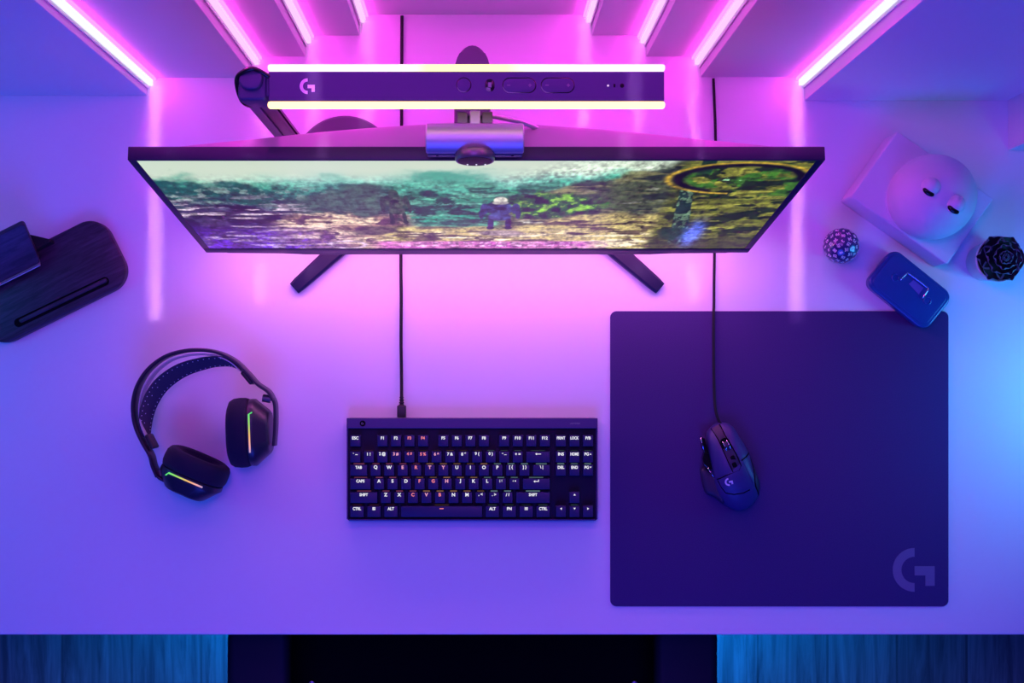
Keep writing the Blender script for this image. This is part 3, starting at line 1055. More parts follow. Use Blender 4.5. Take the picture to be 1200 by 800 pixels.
def keycap(leg, wu, cxp, cyp):
    """One cap: cxp, cyp photo centre of its cell at the cap's top."""
    sc_ = (H - KT) / F
    p = W(cxp, cyp, KT)
    w = (wu * kp - 2.6) * sc_
    h = 14.0 * sc_
    bm = bmesh.new()
    Mk = TR((p.x, p.y, DZ))
    slab(bm, w, h, 0.0012, 0.0142, KT, 0.0006, Mk, n=3, bsteps=2, taper=0.0010)
    k = obj('keycap', bm, M['key'], kb, 40)
    Ml = TR((p.x, p.y + 3.6 * sc_, DZ + KT + 0.00015))
    sz = 3.4 * sc_
    mm = legmats[tint.get(leg, 'white')]
    b = None
    if leg == '<-':
        b = bmesh.new()
        prism(b, [(-0.0042, 0), (-0.0018, 0.0017), (-0.0018, -0.0017)], 0, 0.0002, Ml)
        box(b, (-0.002, -0.0005, 0), (0.0042, 0.0005, 0.0002), Ml)
    elif leg == 'ENTER':
        b = bmesh.new()
        prism(b, [(-0.0042, -0.0006), (-0.0018, 0.0011), (-0.0018, -0.0023)], 0, 0.0002, Ml)
        box(b, (-0.002, -0.0011, 0), (0.0036, -0.0001, 0.0002), Ml)
        box(b, (0.0026, -0.0001, 0), (0.0036, 0.0020, 0.0002), Ml)
    elif leg == 'WIN':
        b = bmesh.new()
        for ix in (-1, 1):
            for iy in (-1, 1):
                box(b, (ix * 0.0011 - 0.0009, iy * 0.0011 - 0.0009, 0), (ix * 0.0011 + 0.0009, iy * 0.0011 + 0.0009, 0.0002), Ml)
    elif leg == 'MENU':
        b = bmesh.new()
        for iy in (-1, 0, 1):
            box(b, (-0.0016, iy * 0.0014 - 0.00045, 0), (0.0016, iy * 0.0014 + 0.00045, 0.0002), Ml)
        box(b, (-0.0022, -0.0022, 0), (-0.0018, 0.0022, 0.0002), Ml)
        box(b, (0.0018, -0.0022, 0), (0.0022, 0.0022, 0.0002), Ml)
    elif leg == 'SPACE':
        b = bmesh.new()
        box(b, (-0.0028, -0.0006, 0), (0.0028, 0.0006, 0.0002), Ml)
    elif leg in ('^', 'v', '<', '>'):
        b = bmesh.new()
        prism(b, tri(0.0017, leg), 0, 0.0002, Ml)
    elif leg in ('PG^', 'PGv'):
        b = text_bm('PG', sz, 0.0062, Ml @ TR((-0.002, 0, 0)))
        prism(b, tri(0.0014, leg[-1]), 0, 0.0003, Ml @ TR((0.0035, 0, 0)))
    else:
        b = text_bm(leg, sz * (1.15 if len(leg) == 1 else 1.0), min(w * .86, 0.0118 if len(leg) > 3 else 0.0094), Ml)
    obj('legend', b, mm, k)
    return p, w, h


for r, row in enumerate(rows):
    for it in row:
        if not it:
            continue
        leg, wu, u = it
        p, w, h = keycap(leg, wu, X0 + (u + wu / 2) * kp, ROWY[r])
        if r > 0:
            glowbars.append((p, w, h, r))
    for i, leg in enumerate(nav.get(r, [])):
        if leg:
            p, w, h = keycap(leg, 1, XN + (i + .5) * kp, ROWY[r])
            if r in (1, 2) or leg == 'v':
                glowbars.append((p, w, h, r))
# light leaking from the backlight behind the rear edge of the caps
rnd = random.Random(3)
for p, w, h, r in glowbars:
    f = (p.x - (kc.x - kw / 2)) / kw
    if f < .28:
        c_ = (0.50, 0.10, 0.26)
    elif f < .55:
        c_ = (0.62, 0.30, 0.16)
    else:
        c_ = (0.30, 0.52, 0.58)
    k_ = (0.10 if r in (1, 5) else 0.50) * (0.35 + 0.8 * rnd.random())
    L_ = min(w * .60, 0.02)
    bm = bmesh.new()
    cl = bm.verts.layers.float_color.new('Col')
    box(bm, (p.x - L_ / 2, p.y + h / 2 + 0.0002, DZ + 0.0172), (p.x + L_ / 2, p.y + h / 2 + 0.0010, DZ + 0.0186))
    for v in bm.verts:
        v[cl] = (c_[0] * k_, c_[1] * k_, c_[2] * k_, 1)
    obj('backlight', bm, M['keyglow'], kb)

# keyboard cable with its plug
kcab = thing('keyboard_cable', 'thin black cable running straight from the keyboard under the monitor to the wall', 'cable', W(470.5, 489, 0))
bm = bmesh.new()
zc = 0.0040
pts = [W(470.6, 466, 0.0075), W(470.6, 458, 0.0055), W(470.5, 440, zc - .0015), W(470.0, 400, 0.0024), W(470.2, 350, 0.0024), W(469.7, 300, 0.0024), W(470.0, 220, 0.0024), W(470.6, 140, 0.0024), W(470.8, 60, 0.0024), W(471, 18.5, 0.0024)]
tube(bm, catmull(pts, 6), 0.0023, 8)
obj('cord', bm, M['black_soft'], kcab, 180)
bm = bmesh.new()
y0 = W(0, 489, 0.0075).y
slab(bm, 0.0125, 0.0170, 0.0015, 0.003, 0.012, 0.001, TR((W(470.6, 0, 0.008).x, y0 + 0.0088, DZ)))
obj('plug', bm, M['black'], kcab, 35)
bm = bmesh.new()
zz = Vector((0, 0, 0))
p0 = Vector((W(470.6, 0, 0.0075).x, y0 + 0.0172, DZ + 0.0075))
pts, rr = [], []
for i in range(15):
    pts.append(p0 + Vector((0, 0.0009 * i, -0.00008 * i)))
    rr.append((0.0042 if i % 4 < 2 else 0.0030) - 0.00008 * i)
tube(bm, pts, rr, 10)
obj('strain_relief', bm, M['black_soft'], kcab, 60)

# ================================================================== MOUSE
MZ = 0.020


def mcrop(x, y, z=MZ):
    return W(780 + x / 5.0, 460 + y / 5.0, z)


mo = thing('computer_mouse', 'sculpted black wired gaming mouse resting on the dark mouse pad', 'mouse', W(855, 548, 0))
core = [(262, 212), (300, 181), (340, 176), (378, 182), (408, 208), (440, 262), (472, 315), (493, 360), (506, 408), (524, 450), (544, 500), (555, 548),
        (550, 600), (530, 640), (500, 672), (466, 690), (428, 696), (390, 682), (352, 655), (322, 620), (300, 575), (285, 520), (272, 460), (258, 400), (248, 340), (243, 280), (246, 240)]


def smooth_loop(pts, m=4):
    n = len(pts)
    out = []
    for i in range(n):
        a, b, c_, d = (Vector(pts[(i + k) % n] + (0,)) for k in (-1, 0, 1, 2))
        for k in range(m):
            t_ = k / m
            v = 0.5 * ((2 * b) + (c_ - a) * t_ + (2 * a - 5 * b + 4 * c_ - d) * t_ * t_ + (3 * b - 3 * c_ + d - a) * t_ ** 3)
            out.append((v.x, v.y))
    return out


def mouse_body(pts, ztop, zbot, p=2.6, rings_n=12, cen=None):
    """Domed body over an outline given in crop pixels; ztop(px,py) gives its crest height."""
    bm = bmesh.new()
    n = len(pts)
    cxp = cen[0] if cen else sum(q[0] for q in pts) / n
    cyp = cen[1] if cen else sum(q[1] for q in pts) / n
    rings = []
    rings.append([Vector((*mcrop(cxp + (x - cxp) * .93, cyp + (y - cyp) * .95).xy, DZ + zbot)) for x, y in pts])
    for k in range(rings_n + 1):
        s = math.sin(PI / 2 * (1 - k / rings_n)) if k < rings_n else 0.0005
        zf = (1 - s ** p) ** (1 / p)
        ring = []
        for x, y in pts:
            xx, yy = cxp + (x - cxp) * s, cyp + (y - cyp) * s
            v = mcrop(xx, yy)
            z0 = zbot + 0.005
            ring.append(Vector((v.x, v.y, DZ + z0 + (ztop(xx, yy) - z0) * zf)))
        rings.append(ring)
    loft(bm, rings)
    return bm


def crest(x, y):
    # along the body: nose (175) low, hump near 520, rear (695) rolls down
    t_ = (y - 175) / 520.0
    return 0.016 + 0.026 * math.sin(PI * min(1, max(0, 0.16 + t_ * 0.62))) - 0.006 * max(0, t_ - .75)


body_pts = smooth_loop(core)
bm = mouse_body(body_pts, crest, PADT + 0.0008, cen=(390, 430))
bmesh.ops.recalc_face_normals(bm, faces=bm.faces)
bvh = BVHTree.FromBMesh(bm)
mbody = obj('body', bm, M['mouse'], mo, 60)


def drop(x, y, lift=0.0):
    """The point of the mouse body seen at a crop point, lifted along the normal."""
    v = mcrop(x, y)
    hit = bvh.ray_cast(Vector((v.x, v.y, DZ + 0.2)), Vector((0, 0, -1)))
    if hit[0] is None:
        return Vector((v.x, v.y, DZ + 0.012))
    return hit[0] + hit[1].normalized() * lift


def draped(name, quad, material, parent, lift=0.0008, nx=8, ny=18, label=None):
    """Thin shell over a four-cornered area of the body (edges may carry extra points)."""
    A, B = quad                         # two edges, same number of points
    bm = bmesh.new()

    def interp(E, t_):
        f = t_ * (len(E) - 1)
        i = min(int(f), len(E) - 2)
        f -= i
        return (E[i][0] * (1 - f) + E[i + 1][0] * f, E[i][1] * (1 - f) + E[i + 1][1] * f)
    g = []
    for j in range(ny + 1):
        a, b = interp(A, j / ny), interp(B, j / ny)
        g.append([(a[0] + (b[0] - a[0]) * i / nx, a[1] + (b[1] - a[1]) * i / nx) for i in range(nx + 1)])
    top = [[bm.verts.new(drop(x, y, lift if 0 < i < nx and 0 < j < ny else lift * .55)) for i, (x, y) in enumerate(r)] for j, r in enumerate(g)]
    bot = [[bm.verts.new(drop(x, y, -0.0008)) for x, y in r] for r in g]
    for j in range(ny):
        for i in range(nx):
            bm.faces.new((top[j][i], top[j][i + 1], top[j + 1][i + 1], top[j + 1][i]))
            bm.faces.new((bot[j + 1][i], bot[j + 1][i + 1], bot[j][i + 1], bot[j][i]))
    for j in range(ny):
        bm.faces.new((top[j + 1][0], bot[j + 1][0], bot[j][0], top[j][0]))
        bm.faces.new((top[j][nx], bot[j][nx], bot[j + 1][nx], top[j + 1][nx]))
    for i in range(nx):
        bm.faces.new((top[0][i], bot[0][i], bot[0][i + 1], top[0][i + 1]))
        bm.faces.new((top[ny][i + 1], bot[ny][i + 1], bot[ny][i], top[ny][i]))
    return obj(name, bm, material, parent, 50, label=label)


draped('main_button', ([(267, 214), (252, 260), (258, 330), (276, 420), (294, 490)], [(272, 214), (300, 280), (326, 350), (348, 400), (372, 452)]), M['mouse'], mo)
draped('main_button', ([(322, 186), (345, 250), (378, 310), (403, 360), (420, 388)], [(378, 192), (408, 222), (440, 278), (468, 322), (484, 348)]), M['mouse'], mo)
draped('center_strip', ([(276, 208), (306, 280), (334, 350), (356, 410), (382, 456)], [(316, 186), (340, 250), (374, 314), (400, 368), (424, 430)]), M['mouse2'], mo, lift=0.0004)
draped('palm_shell', ([(300, 506), (318, 545), (345, 580)], [(430, 402), (470, 480), (500, 545)]), M['mouse'], mo, ny=10, lift=0.0009)
draped('palm_shell', ([(436, 396), (470, 470), (498, 530)], [(486, 356), (494, 420), (504, 500)]), M['mouse'], mo, ny=10, nx=4, lift=0.0009)
draped('side_grip', ([(504, 410), (514, 470), (517, 530), (524, 565), (540, 590)], [(507, 414), (528, 462), (542, 505), (550, 550), (549, 590)]), M['mouse2'], mo, nx=4, lift=0.0008)
# grooves
for pts_ in ([(296, 505), (340, 478), (378, 462)], [(428, 392), (460, 370), (486, 350)], [(300, 512), (320, 552), (345, 583), (390, 590), (440, 582), (480, 562)], [(500, 380), (506, 450), (510, 520), (516, 545), (546, 600)], [(270, 212), (303, 280), (330, 350), (352, 405), (378, 460)], [(319, 186), (342, 250), (376, 312), (402, 364), (424, 420), (412, 448), (380, 460)]):
    bm = bmesh.new()
    dense = []
    for a, b in zip(pts_, pts_[1:]):
        for k in range(5):
            dense.append(drop(a[0] + (b[0] - a[0]) * k / 5, a[1] + (b[1] - a[1]) * k / 5, 0.0002))
    dense.append(drop(*pts_[-1], 0.0002))
    tube(bm, dense, 0.0008, 6)
    obj('groove', bm, M['dark'], mbody, 180)
# wheel in its slot, two small buttons
ws = [drop(345, 310), drop(330, 270), drop(365, 350)]
axis = (ws[2] - ws[1])
axis.z = 0
axis.normalize()
side = Vector((-axis.y, axis.x, 0))
bm = bmesh.new()
slab(bm, 0.0125, 0.0250, 0.0055, -0.001, 0.0014, 0.0004, plane_frame(drop(346, 310), side, axis), n=6)
obj('wheel_slot', bm, M['dark'], mo, 40)
bm = bmesh.new()
wm = plane_frame(drop(346, 310) + Vector((0, 0, -0.0068)), axis, (0, 0, 1))
lathe(bm, [(0.0, -0.0042), (0.0095, -0.0042), (0.0105, -0.003), (0.0105, 0.003), (0.0095, 0.0042), (0.0, 0.0042)], None, 36, wm)
wh = obj('scroll_wheel', bm, M['mouse2'], mo, 40)
bm = bmesh.new()
for s in (-0.0031, 0.0031):
    Rm = [wm @ Vector((0.01065 * math.cos(a), 0.01065 * math.sin(a), s)) for a in [2 * PI * k / 40 for k in range(40)]]
    tube(bm, Rm, 0.0006, 6, closed=True)
obj('wheel_rim', bm, M['chrome'], wh, 180, label='bright metal rims')
for (x, y), w_, h_ in (((378, 380), 0.0062, 0.0085), ((386, 418), 0.0062, 0.0080)):
    bm = bmesh.new()
    slab(bm, w_, h_, 0.002, -0.0006, 0.0016, 0.0006, plane_frame(drop(x, y), side, axis))
    obj('sensitivity_button', bm, M['gloss'], mo, 40)
# emblem on the palm
bm = bmesh.new()
gp = drop(356, 514, 0.0011)
nrm = (drop(356, 524, 0) - drop(356, 504, 0)).normalized()
ex = (drop(366, 514, 0) - drop(346, 514, 0)).normalized()
gm = plane_frame(gp, ex, -nrm)
gm = gm @ rotz(math.radians(14))
gmark(bm, 24 / 5 * (H - 0.04) / F, gm, 0.0, 0.0004)
obj('emblem', bm, M['logo'], mbody, label='pale printed emblem')
# thumb wing and side buttons
wing = [(288, 480), (262, 458), (240, 440), (222, 443), (210, 455), (214, 500), (224, 548), (240, 590), (262, 603), (290, 616), (318, 636), (345, 655), (352, 620), (320, 560), (300, 520)]
bm = mouse_body(smooth_loop(wing, 2), lambda x, y: 0.017 if x < 260 else 0.017 + (x - 260) / 90 * 0.006, PADT + 0.0008, p=4, rings_n=6, cen=(285, 550))
obj('thumb_rest', bm, M['mouse2'], mo, 50)
for pts_, zt_ in (([(203, 258), (214, 258), (226, 300), (238, 345), (226, 352), (212, 320)], 0.026), ([(222, 352), (240, 348), (252, 400), (262, 440), (240, 440), (220, 420), (214, 385)], 0.025)):
    bm = bmesh.new()
    prism(bm, [tuple(mcrop(x, y).xy) for x, y in pts_], DZ + 0.012, DZ + zt_, None, bev=0.0012)
    prism(bm, [tuple(mcrop(x + 12, y + 8).xy) for x, y in pts_], DZ + 0.010, DZ + zt_ - 0.003, None)
    obj('side_button', bm, M['gloss'], mo)
bm = bmesh.new()
tube(bm, [mcrop(206, 262, .0265), mcrop(214, 300, .0265), mcrop(228, 350, .0265)], 0.0007, 6)
tube(bm, [mcrop(246, 440, .026), mcrop(266, 470, .026), mcrop(287, 500, .028)], 0.0008, 6)
obj('trim_line', bm, M['chrome'], mo, 180, label='bright metal edge lines')
# cable of the mouse
bm = bmesh.new()
pts = [mcrop(330, 190, .012), W(842, 492, 0.012), W(838.5, 480, 0.010), W(837, 460, 0.0065), W(836.3, 420, 0.0052), W(836.2, 370, 0.0048), W(836.6, 358, 0.0030), W(836.8, 330, 0.0024), W(837.4, 290, 0.0024),
       W(838.3, 230, 0.0024), W(838.6, 165, 0.0024), W(837.2, 120, 0.0024), W(836, 92, 0.0024)]
tube(bm, catmull(pts, 6), 0.0020, 8)
obj('cable', bm, M['black_soft'], mo, 180)

# ================================================================== HEADSET
hs = thing('headset', 'black over-ear headset lying on its side with two glowing coloured lines', 'headset', W(240, 495, 0))


def hc(x, y, z=0.04):
    return W(140 + x / 3.81, 390 + y / 3.81, z)


arc = [(176, 640), (155, 590), (143, 545), (112, 490), (84, 430), (70, 370), (70, 300), (90, 230), (135, 162), (205, 108), (285, 82), (370, 76), (450, 90), (520, 126), (575, 178), (618, 226), (668, 262), (690, 300)]
P_ = catmull([hc(x, y, .046) for x, y in arc], 6)
bm = bmesh.new()
ribbon(bm, P_, 0.0055, 0.030, 0.0)
band = obj('headband', bm, M['head'], hs, 60)
# inner rib of the band
bm = bmesh.new()
arc2 = [(128, 470), (104, 410), (95, 350), (102, 285), (128, 222), (172, 165), (232, 122), (300, 101), (372, 96), (440, 104), (500, 130), (545, 170)]
ribbon(bm, catmull([hc(x, y, .046) for x, y in arc2], 6), 0.0028, 0.022)
obj('inner_band', bm, M['silver'], hs, 60, label='shiny inner edge of the band')
# elastic strap with rows of dots
arc3 = [(122, 462), (116, 420), (122, 360), (142, 300), (176, 245), (224, 200), (284, 164), (350, 142), (420, 128), (490, 130), (530, 150)]
SP = catmull([hc(x, y, .046) for x, y in arc3], 6)
n = len(SP)
bm = bmesh.new()
hts = [0.012 + 0.022 * math.sin(PI * i / (n - 1)) ** .6 for i in range(n)]
ribbon(bm, SP, 0.0022, hts, tilt=math.radians(-32), mi=0)
T = frames(SP)
for i in range(4, n - 4, 1):
    t_ = Vector((T[i].x, T[i].y, 0)).normalized()
    nrm = Vector((-t_.y, t_.x, 0))
    ti = math.radians(-32)
    a_ = nrm * math.cos(ti) + Vector((0, 0, 1)) * math.sin(ti)
    b_ = Vector((0, 0, 1)) * math.cos(ti) - nrm * math.sin(ti)
    for off, on in ((-0.36, i % 2 == 0), (0.36, i % 2 == 1), (0.12, i % 4 == 0 and i < n * .45)):
        if on:
            for sgn in (-1, 1):
                c_ = SP[i] + b_ * (hts[i] * off) + a_ * (0.00115 * sgn)
                lathe(bm, [(0.00085, -0.0001), (0.0007, 0.0003), (0.0, 0.0003)], None, 6, plane_frame(c_, t_, b_ * (1 if sgn < 0 else -1)), mi=1)
obj('suspension_strap', bm, [M['strap'], M['dot']], hs, 60, label='indigo elastic strap with pale dots')
# end sliders where strap meets band
for (x, y), an in (((140, 484), 63), ((572, 200), 50)):
    bm = bmesh.new()
    q = hc(x, y, .05)
    slab(bm, 0.022, 0.0062, 0.0025, 0.032, 0.058, 0.002, TR((q.x, q.y, DZ)) @ rotz(math.radians(-an)))
    obj('strap_slider', bm, M['black'], hs, 40)


def ear_cup(cp, ang, long_, zc, yoke, grad, tag_):
    """cp: crop px centre of the cushion/shell seam; ang: world angle of the axis from cushion (−) to shell (+)."""
    o = hc(*cp, .05)
    ax = Vector((math.cos(ang), math.sin(ang), 0))
    lg = Vector((-math.sin(ang), math.cos(ang), 0))
    base = plane_frame(Vector((o.x, o.y, DZ + zc)), lg, (0, 0, 1))        # local z = lg x up
    zdir = lg.cross(Vector((0, 0, 1)))
    sg = 1 if zdir.dot(ax) > 0 else -1

    def ring(l, h, r, d):
        return [base @ Vector((x, y, sg * d)) for x, y in rrect(l, h, r, 8)]
    hh = 2 * zc - 0.002
    bm = bmesh.new()
    loft(bm, [ring(long_ * .55, hh * .55, .02, -.020), ring(long_ * .62, hh * .60, .022, -.027), ring(long_ * .80, hh * .80, .030, -.0295), ring(long_ * .92, hh * .92, .034, -.027), ring(long_ * .98, hh * .98, .036, -.022),
              ring(long_, hh, .037, -.014), ring(long_ * .995, hh, .037, -.006), ring(long_ * .96, hh * .97, .035, -.001), ring(long_ * .9, hh * .9, .033, 0.0)])
    obj('ear_cushion', bm, M['cloth'], hs, 70)
    bm = bmesh.new()
    loft(bm, [ring(long_ * .90, hh * .92, .033, 0.0), ring(long_ * .955, hh * .97, .035, .001), ring(long_ * .955, hh * .97, .033, .0075), ring(long_ * .90, hh * .94, .028, .010), ring(long_ * .62, hh * .74, .02, .026), ring(long_ * .56, hh * .66, .018, .028)])
    shell = obj('ear_shell', bm, M['head'], hs, 30)
    # glowing line on the top face by the seam
    bm = bmesh.new()
    cl = bm.verts.layers.float_color.new('Col')
    top = zc * .97 - 0.0005
    path = []
    L0 = long_ * .27
    for k in range(15):
        path.append((L0 - 2 * L0 * k / 14, .0045))
    path = [(L0 + .001, .0105), (L0 + .0035, .0075)][::1] + path if False else path
    rings = []
    for i, (l, d) in enumerate(path):
        zt_ = zc + DZ
        c_ = o + lg * (l * yoke) + ax * d
        c_.z = DZ + zc + hh * .485 - 0.0002
        rings.append([c_ - ax * .0011 + Vector((0, 0, -.0006)), c_ - ax * .0011 + Vector((0, 0, .0008)), c_ + ax * .0011 + Vector((0, 0, .0008)), c_ + ax * .0011 + Vector((0, 0, -.0006))])
    # short return of the line towards the shell face
    l0 = path[0][0]
    c0 = o + lg * ((l0 + .0025) * yoke) + ax * .0092
    c0.z = DZ + zc + hh * .478
    rings.insert(0, [c0 + lg * .001 * yoke + Vector((0, 0, -.0006)), c0 + lg * .001 * yoke + Vector((0, 0, .0008)), c0 - lg * .001 * yoke + Vector((0, 0, .0008)), c0 - lg * .001 * yoke + Vector((0, 0, -.0006))])
    vs = loft(bm, rings)
    nR = len(rings)
    for i, r in enumerate(vs):
        f = i / (nR - 1)
        stops = grad
        for (f0, c0_), (f1, c1_) in zip(stops, stops[1:]):
            if f0 <= f <= f1:
                g_ = (f - f0) / (f1 - f0)
                cc = tuple(a * (1 - g_) + b * g_ for a, b in zip(c0_, c1_))
        for v in r:
            v[cl] = cc + (1,)
    obj('light_line', bm, M['keyglow'], shell, label='glowing line shading from green to orange to pink')
    return o, ax, lg, base


grad = [(0, (0.10, 0.85, 0.22)), (0.3, (0.35, 0.75, 0.15)), (0.6, (0.95, 0.50, 0.18)), (0.85, (0.95, 0.40, 0.45)), (1.0, (0.45, 0.30, 0.60))]
# left cup: shell to the lower left; right cup: shell to the right
oL = ear_cup((322, 636), math.radians(-113.4), 0.094, 0.041, -1, grad, 'l')
oR = ear_cup((582, 445), math.radians(2), 0.098, 0.041, 1, grad, 'r')
# yokes
for pts_ in ([(176, 636), (190, 648), (230, 668), (290, 697), (350, 724)], [(688, 292), (697, 320), (699, 380), (697, 440), (692, 502)]):
    bm = bmesh.new()
    ribbon(bm, catmull([hc(x, y, .046) for x, y in pts_], 6), 0.0052, 0.026)
    obj('yoke', bm, M['head'], hs, 60)
for a, b in (((182, 612), (186, 640)), ((640, 290), (676, 296))):
    bm = bmesh.new()
    tube(bm, [hc(*a, .046), hc(*b, .046)], 0.0055, 12)
    obj('pivot', bm, M['steel'], hs, 60)

# ================================================================== WALNUT PHONE STAND
Aang = math.radians(26.5)       # long axis in plan
sc_ = W(57.7 - 2, 330, 0.012)
stand = thing('phone_stand', 'dark walnut tray stand with a pen groove at the left desk edge', 'stand', W(57.7, 330, 0))
Ms = TR((sc_.x, sc_.y, DZ)) @ rotz(Aang)
px0 = (H - .014) / F
bm = bmesh.new()
slab(bm, 183 * px0, 88 * px0, 0.032, 0.0005, 0.016, 0.003, Ms, n=12, botbev=0.001)
tray = obj('tray', bm, M['walnut'], stand, 40)
gmid = W((16.5 + 126) / 2 + 1, (380 + 327.5) / 2, 0.016)
bm = bmesh.new()
gl = math.hypot(110, 53) * px0
Mg = TR((gmid.x, gmid.y, DZ)) @ rotz(math.radians(25.6))
slab(bm, gl, 0.0125, 0.0062, 0.0150, 0.01615, 0.0001, Mg, n=8)
obj('groove', bm, M['dark'], tray, 40, label='dark routed pen groove')
bm = bmesh.new()
slab(bm, gl * .93, 0.0062, 0.003, 0.0155, 0.0182, 0.0012, Mg @ TR((0.003, 0.0008, 0)), n=6)
obj('pen_rest', bm, M['walnut'], tray, 60)
# upright back rest leaning back, metal lip at its foot, dark bracket behind
ux, uy = Vector((math.cos(Aang), math.sin(Aang), 0)), Vector((-math.sin(Aang), math.cos(Aang), 0))
foot_r = W(47, 308, 0.030)        # lower right corner of the plate
top_r = W(27.5, 262, 0.075)
pu = (top_r - foot_r)
bl = pu.length
Mp = plane_frame(foot_r - ux * 0.060, ux, pu)
bm = bmesh.new()
slab(bm, 0.122, bl, 0.006, -0.010, 0.0, 0.001, Mp @ TR((0, bl / 2, 0)), n=5)
obj('back_rest', bm, M['walnut'], stand, 40)
bm = bmesh.new()
box(bm, (-0.060, -0.0012, -0.0105), (0.060, 0.0002, 0.0055), Mp, bev=0.0004)
obj('metal_lip', bm, M['silver'], stand, label='thin bright metal lip')
bm = bmesh.new()
prism(bm, [tuple(W(x, y, 0.034).xy) for x, y in ((58, 280), (59, 283.5), (40, 293), (-40, 332), (-47, 318), (32, 274))], DZ + 0.0155, DZ + 0.034, None, bev=0.0012)
obj('bracket', bm, M['black_soft'], stand)

# ================================================================== SCULPTURE
fs = thing('face_sculpture', 'white block sculpture with a round face and two half-closed eyes', 'sculpture', W(1078, 237, 0))
TZ = 0.055
a, b, d = W(997, 230, TZ), W(1109, 309, TZ), W(1164, 232, TZ)
e1 = (b - a).normalized()
e2 = Vector((-e1.y, e1.x, 0))
wl, wh_ = (b - a).length + 0.002, abs((d - b).dot(e2))
cen = a + e1 * (wl / 2) + e2 * (wh_ / 2)
ang = math.atan2(e1.y, e1.x)
bm = bmesh.new()
slab(bm, wl, wh_, 0.004, 0.0005, TZ, 0.0025, TR((cen.x, cen.y, DZ)) @ rotz(ang), botbev=0.002)
obj('plinth', bm, M['plaster'], fs, 40)
HZ, HR = 0.082, 0.0585
hcn = W(1092, 231, HZ)
bm = bmesh.new()
sphere(bm, hcn, HR, Matrix.Diagonal((1, 1, 1.0, 1)), 64, 36)
head = obj('head', bm, M['plaster'], fs, 180)
bm = bmesh.new()
rr_ = math.sqrt(max(0, HR ** 2 - (HZ - TZ - .002) ** 2)) + .0008
tube(bm, [Vector((hcn.x + rr_ * math.cos(a_), hcn.y + rr_ * math.sin(a_), DZ + TZ + .0008)) for a_ in [2 * PI * k / 64 for k in range(64)]], 0.0016, 8, closed=True)
obj('neck_bead', bm, M['plaster'], fs, 180)
fr = Vector((math.cos(math.radians(-33)), math.sin(math.radians(-33)), 0))
fd = Vector((fr.y, -fr.x, 0))
if fd.y > 0:
    fd = -fd
for px_, py_ in ((1092.8, 218.0), (1122.0, 238.5)):
    q = W(px_, py_, 0.142)
    dx, dy = q.x - hcn.x, q.y - hcn.y
    z = math.sqrt(max(0, HR ** 2 - dx * dx - dy * dy))
    ec = Vector((q.x, q.y, hcn.z + z - 0.002))
    bm = bmesh.new()
    sphere(bm, ec, 0.0128, None, 28, 18)
    lid = obj('eyelid', bm, M['plaster'], fs, 180)
    bm = bmesh.new()
    Me = plane_frame(ec + fd * 0.0095 + Vector((0, 0, 0.0068)), fr * .97 + fd * .1, (fd * .45 + Vector((0, 0, 0.1)) * -5).normalized())
    sphere(bm, Vector((0, 0, 0)), 1.0, None, 24, 12)
    bm.transform(TR(ec + fd * 0.0096 + Vector((0, 0, 0.0070))) @ plane_frame((0, 0, 0), fr, fd).to_3x3().to_4x4() @ Matrix.Diagonal((0.0088, 0.0042, 0.0030, 1)))
    obj('pupil', bm, M['gloss'], lid, 180, label='black slit of the pupil')

# ================================================================== DIE
RB = 0.0252
dcn = W(985.7, 288, RB)
dcn.z = DZ + RB + 0.0002
die = thing('many_sided_die', 'round purple many-sided die covered in white numerals', 'die', (dcn.x, dcn.y, DZ))
bm = bmesh.new()
NF = 100
gold = PI * (3 - math.sqrt(5))
dirs = []
for i in range(NF):
    z = 1 - 2 * (i + .5) / NF
    r = math.sqrt(1 - z * z)
    dirs.append(Vector((r * math.cos(gold * i), r * math.sin(gold * i), z)))
# a ball cut flat by a facet at each number
bmesh.ops.create_icosphere(bm, subdivisions=5, radius=1.0)
A_ = np.array([tuple(v) for v in dirs])
for v in bm.verts:
    u = np.array(v.co.normalized())
    mx = float((A_ @ u).max())
    cut = 0.984
    v.co = Vector(u) * (RB * min(1.0, cut / mx))
bmesh.ops.translate(bm, verts=bm.verts, vec=dcn)
ballo = obj('faceted_ball', bm, M['die'], die)
order = list(range(1, 101))
random.Random(5).shuffle(order)
bm = bmesh.new()
for dv, num in zip(dirs, order):
    if dv.z < -0.35:
        continue
    ex = dv.cross(Vector((0, 0, 1)))
    if ex.length < 1e-3:
        ex = Vector((1, 0, 0))
    ex.normalize()
    ey = dv.cross(ex)
    s = str(num)
    tb = text_bm(s, 0.0046, 0.0056, plane_frame(dcn + dv * (RB * .984 + .0001), -ex, -ey) @ rotz(0.3 * (num % 7 - 3)))
    me_ = bpy.data.meshes.new('tmp')
    tb.to_mesh(me_)
    tb.free()
    bm.from_mesh(me_)
    bpy.data.meshes.remove(me_)
obj('numerals', bm, M['ink'], die, label='white numerals')

# ================================================================== BLUE TIN
tz = 0.0026
tc_ = W(1065.3, 339.3, 0.022)
tin = thing('hinged_tin', 'small blue tin box with wire handle on a corner of the mouse pad', 'tin box', (tc_.x, tc_.y, DZ + tz))
Mt = TR((tc_.x, tc_.y, DZ)) @ rotz(math.radians(-38.8))
ps = (H - .024) / F
tw_, td_ = 91 * ps, 54.5 * ps
bm = bmesh.new()
slab(bm, tw_ - .003, td_ - .003, 0.0135, tz, 0.019, 0.0005, Mt, n=8, botbev=0.002)
obj('box_body', bm, M['tin'], tin, 40)
bm = bmesh.new()
slab(bm, tw_, td_, 0.015, 0.016, 0.0240, 0.0030, Mt, n=8, botbev=0.0005)
slab(bm, tw_ - .011, td_ - .011, 0.010, 0.0238, 0.0250, 0.0008, Mt, n=8)
lid = obj('lid', bm, M['tin'], tin, 50)


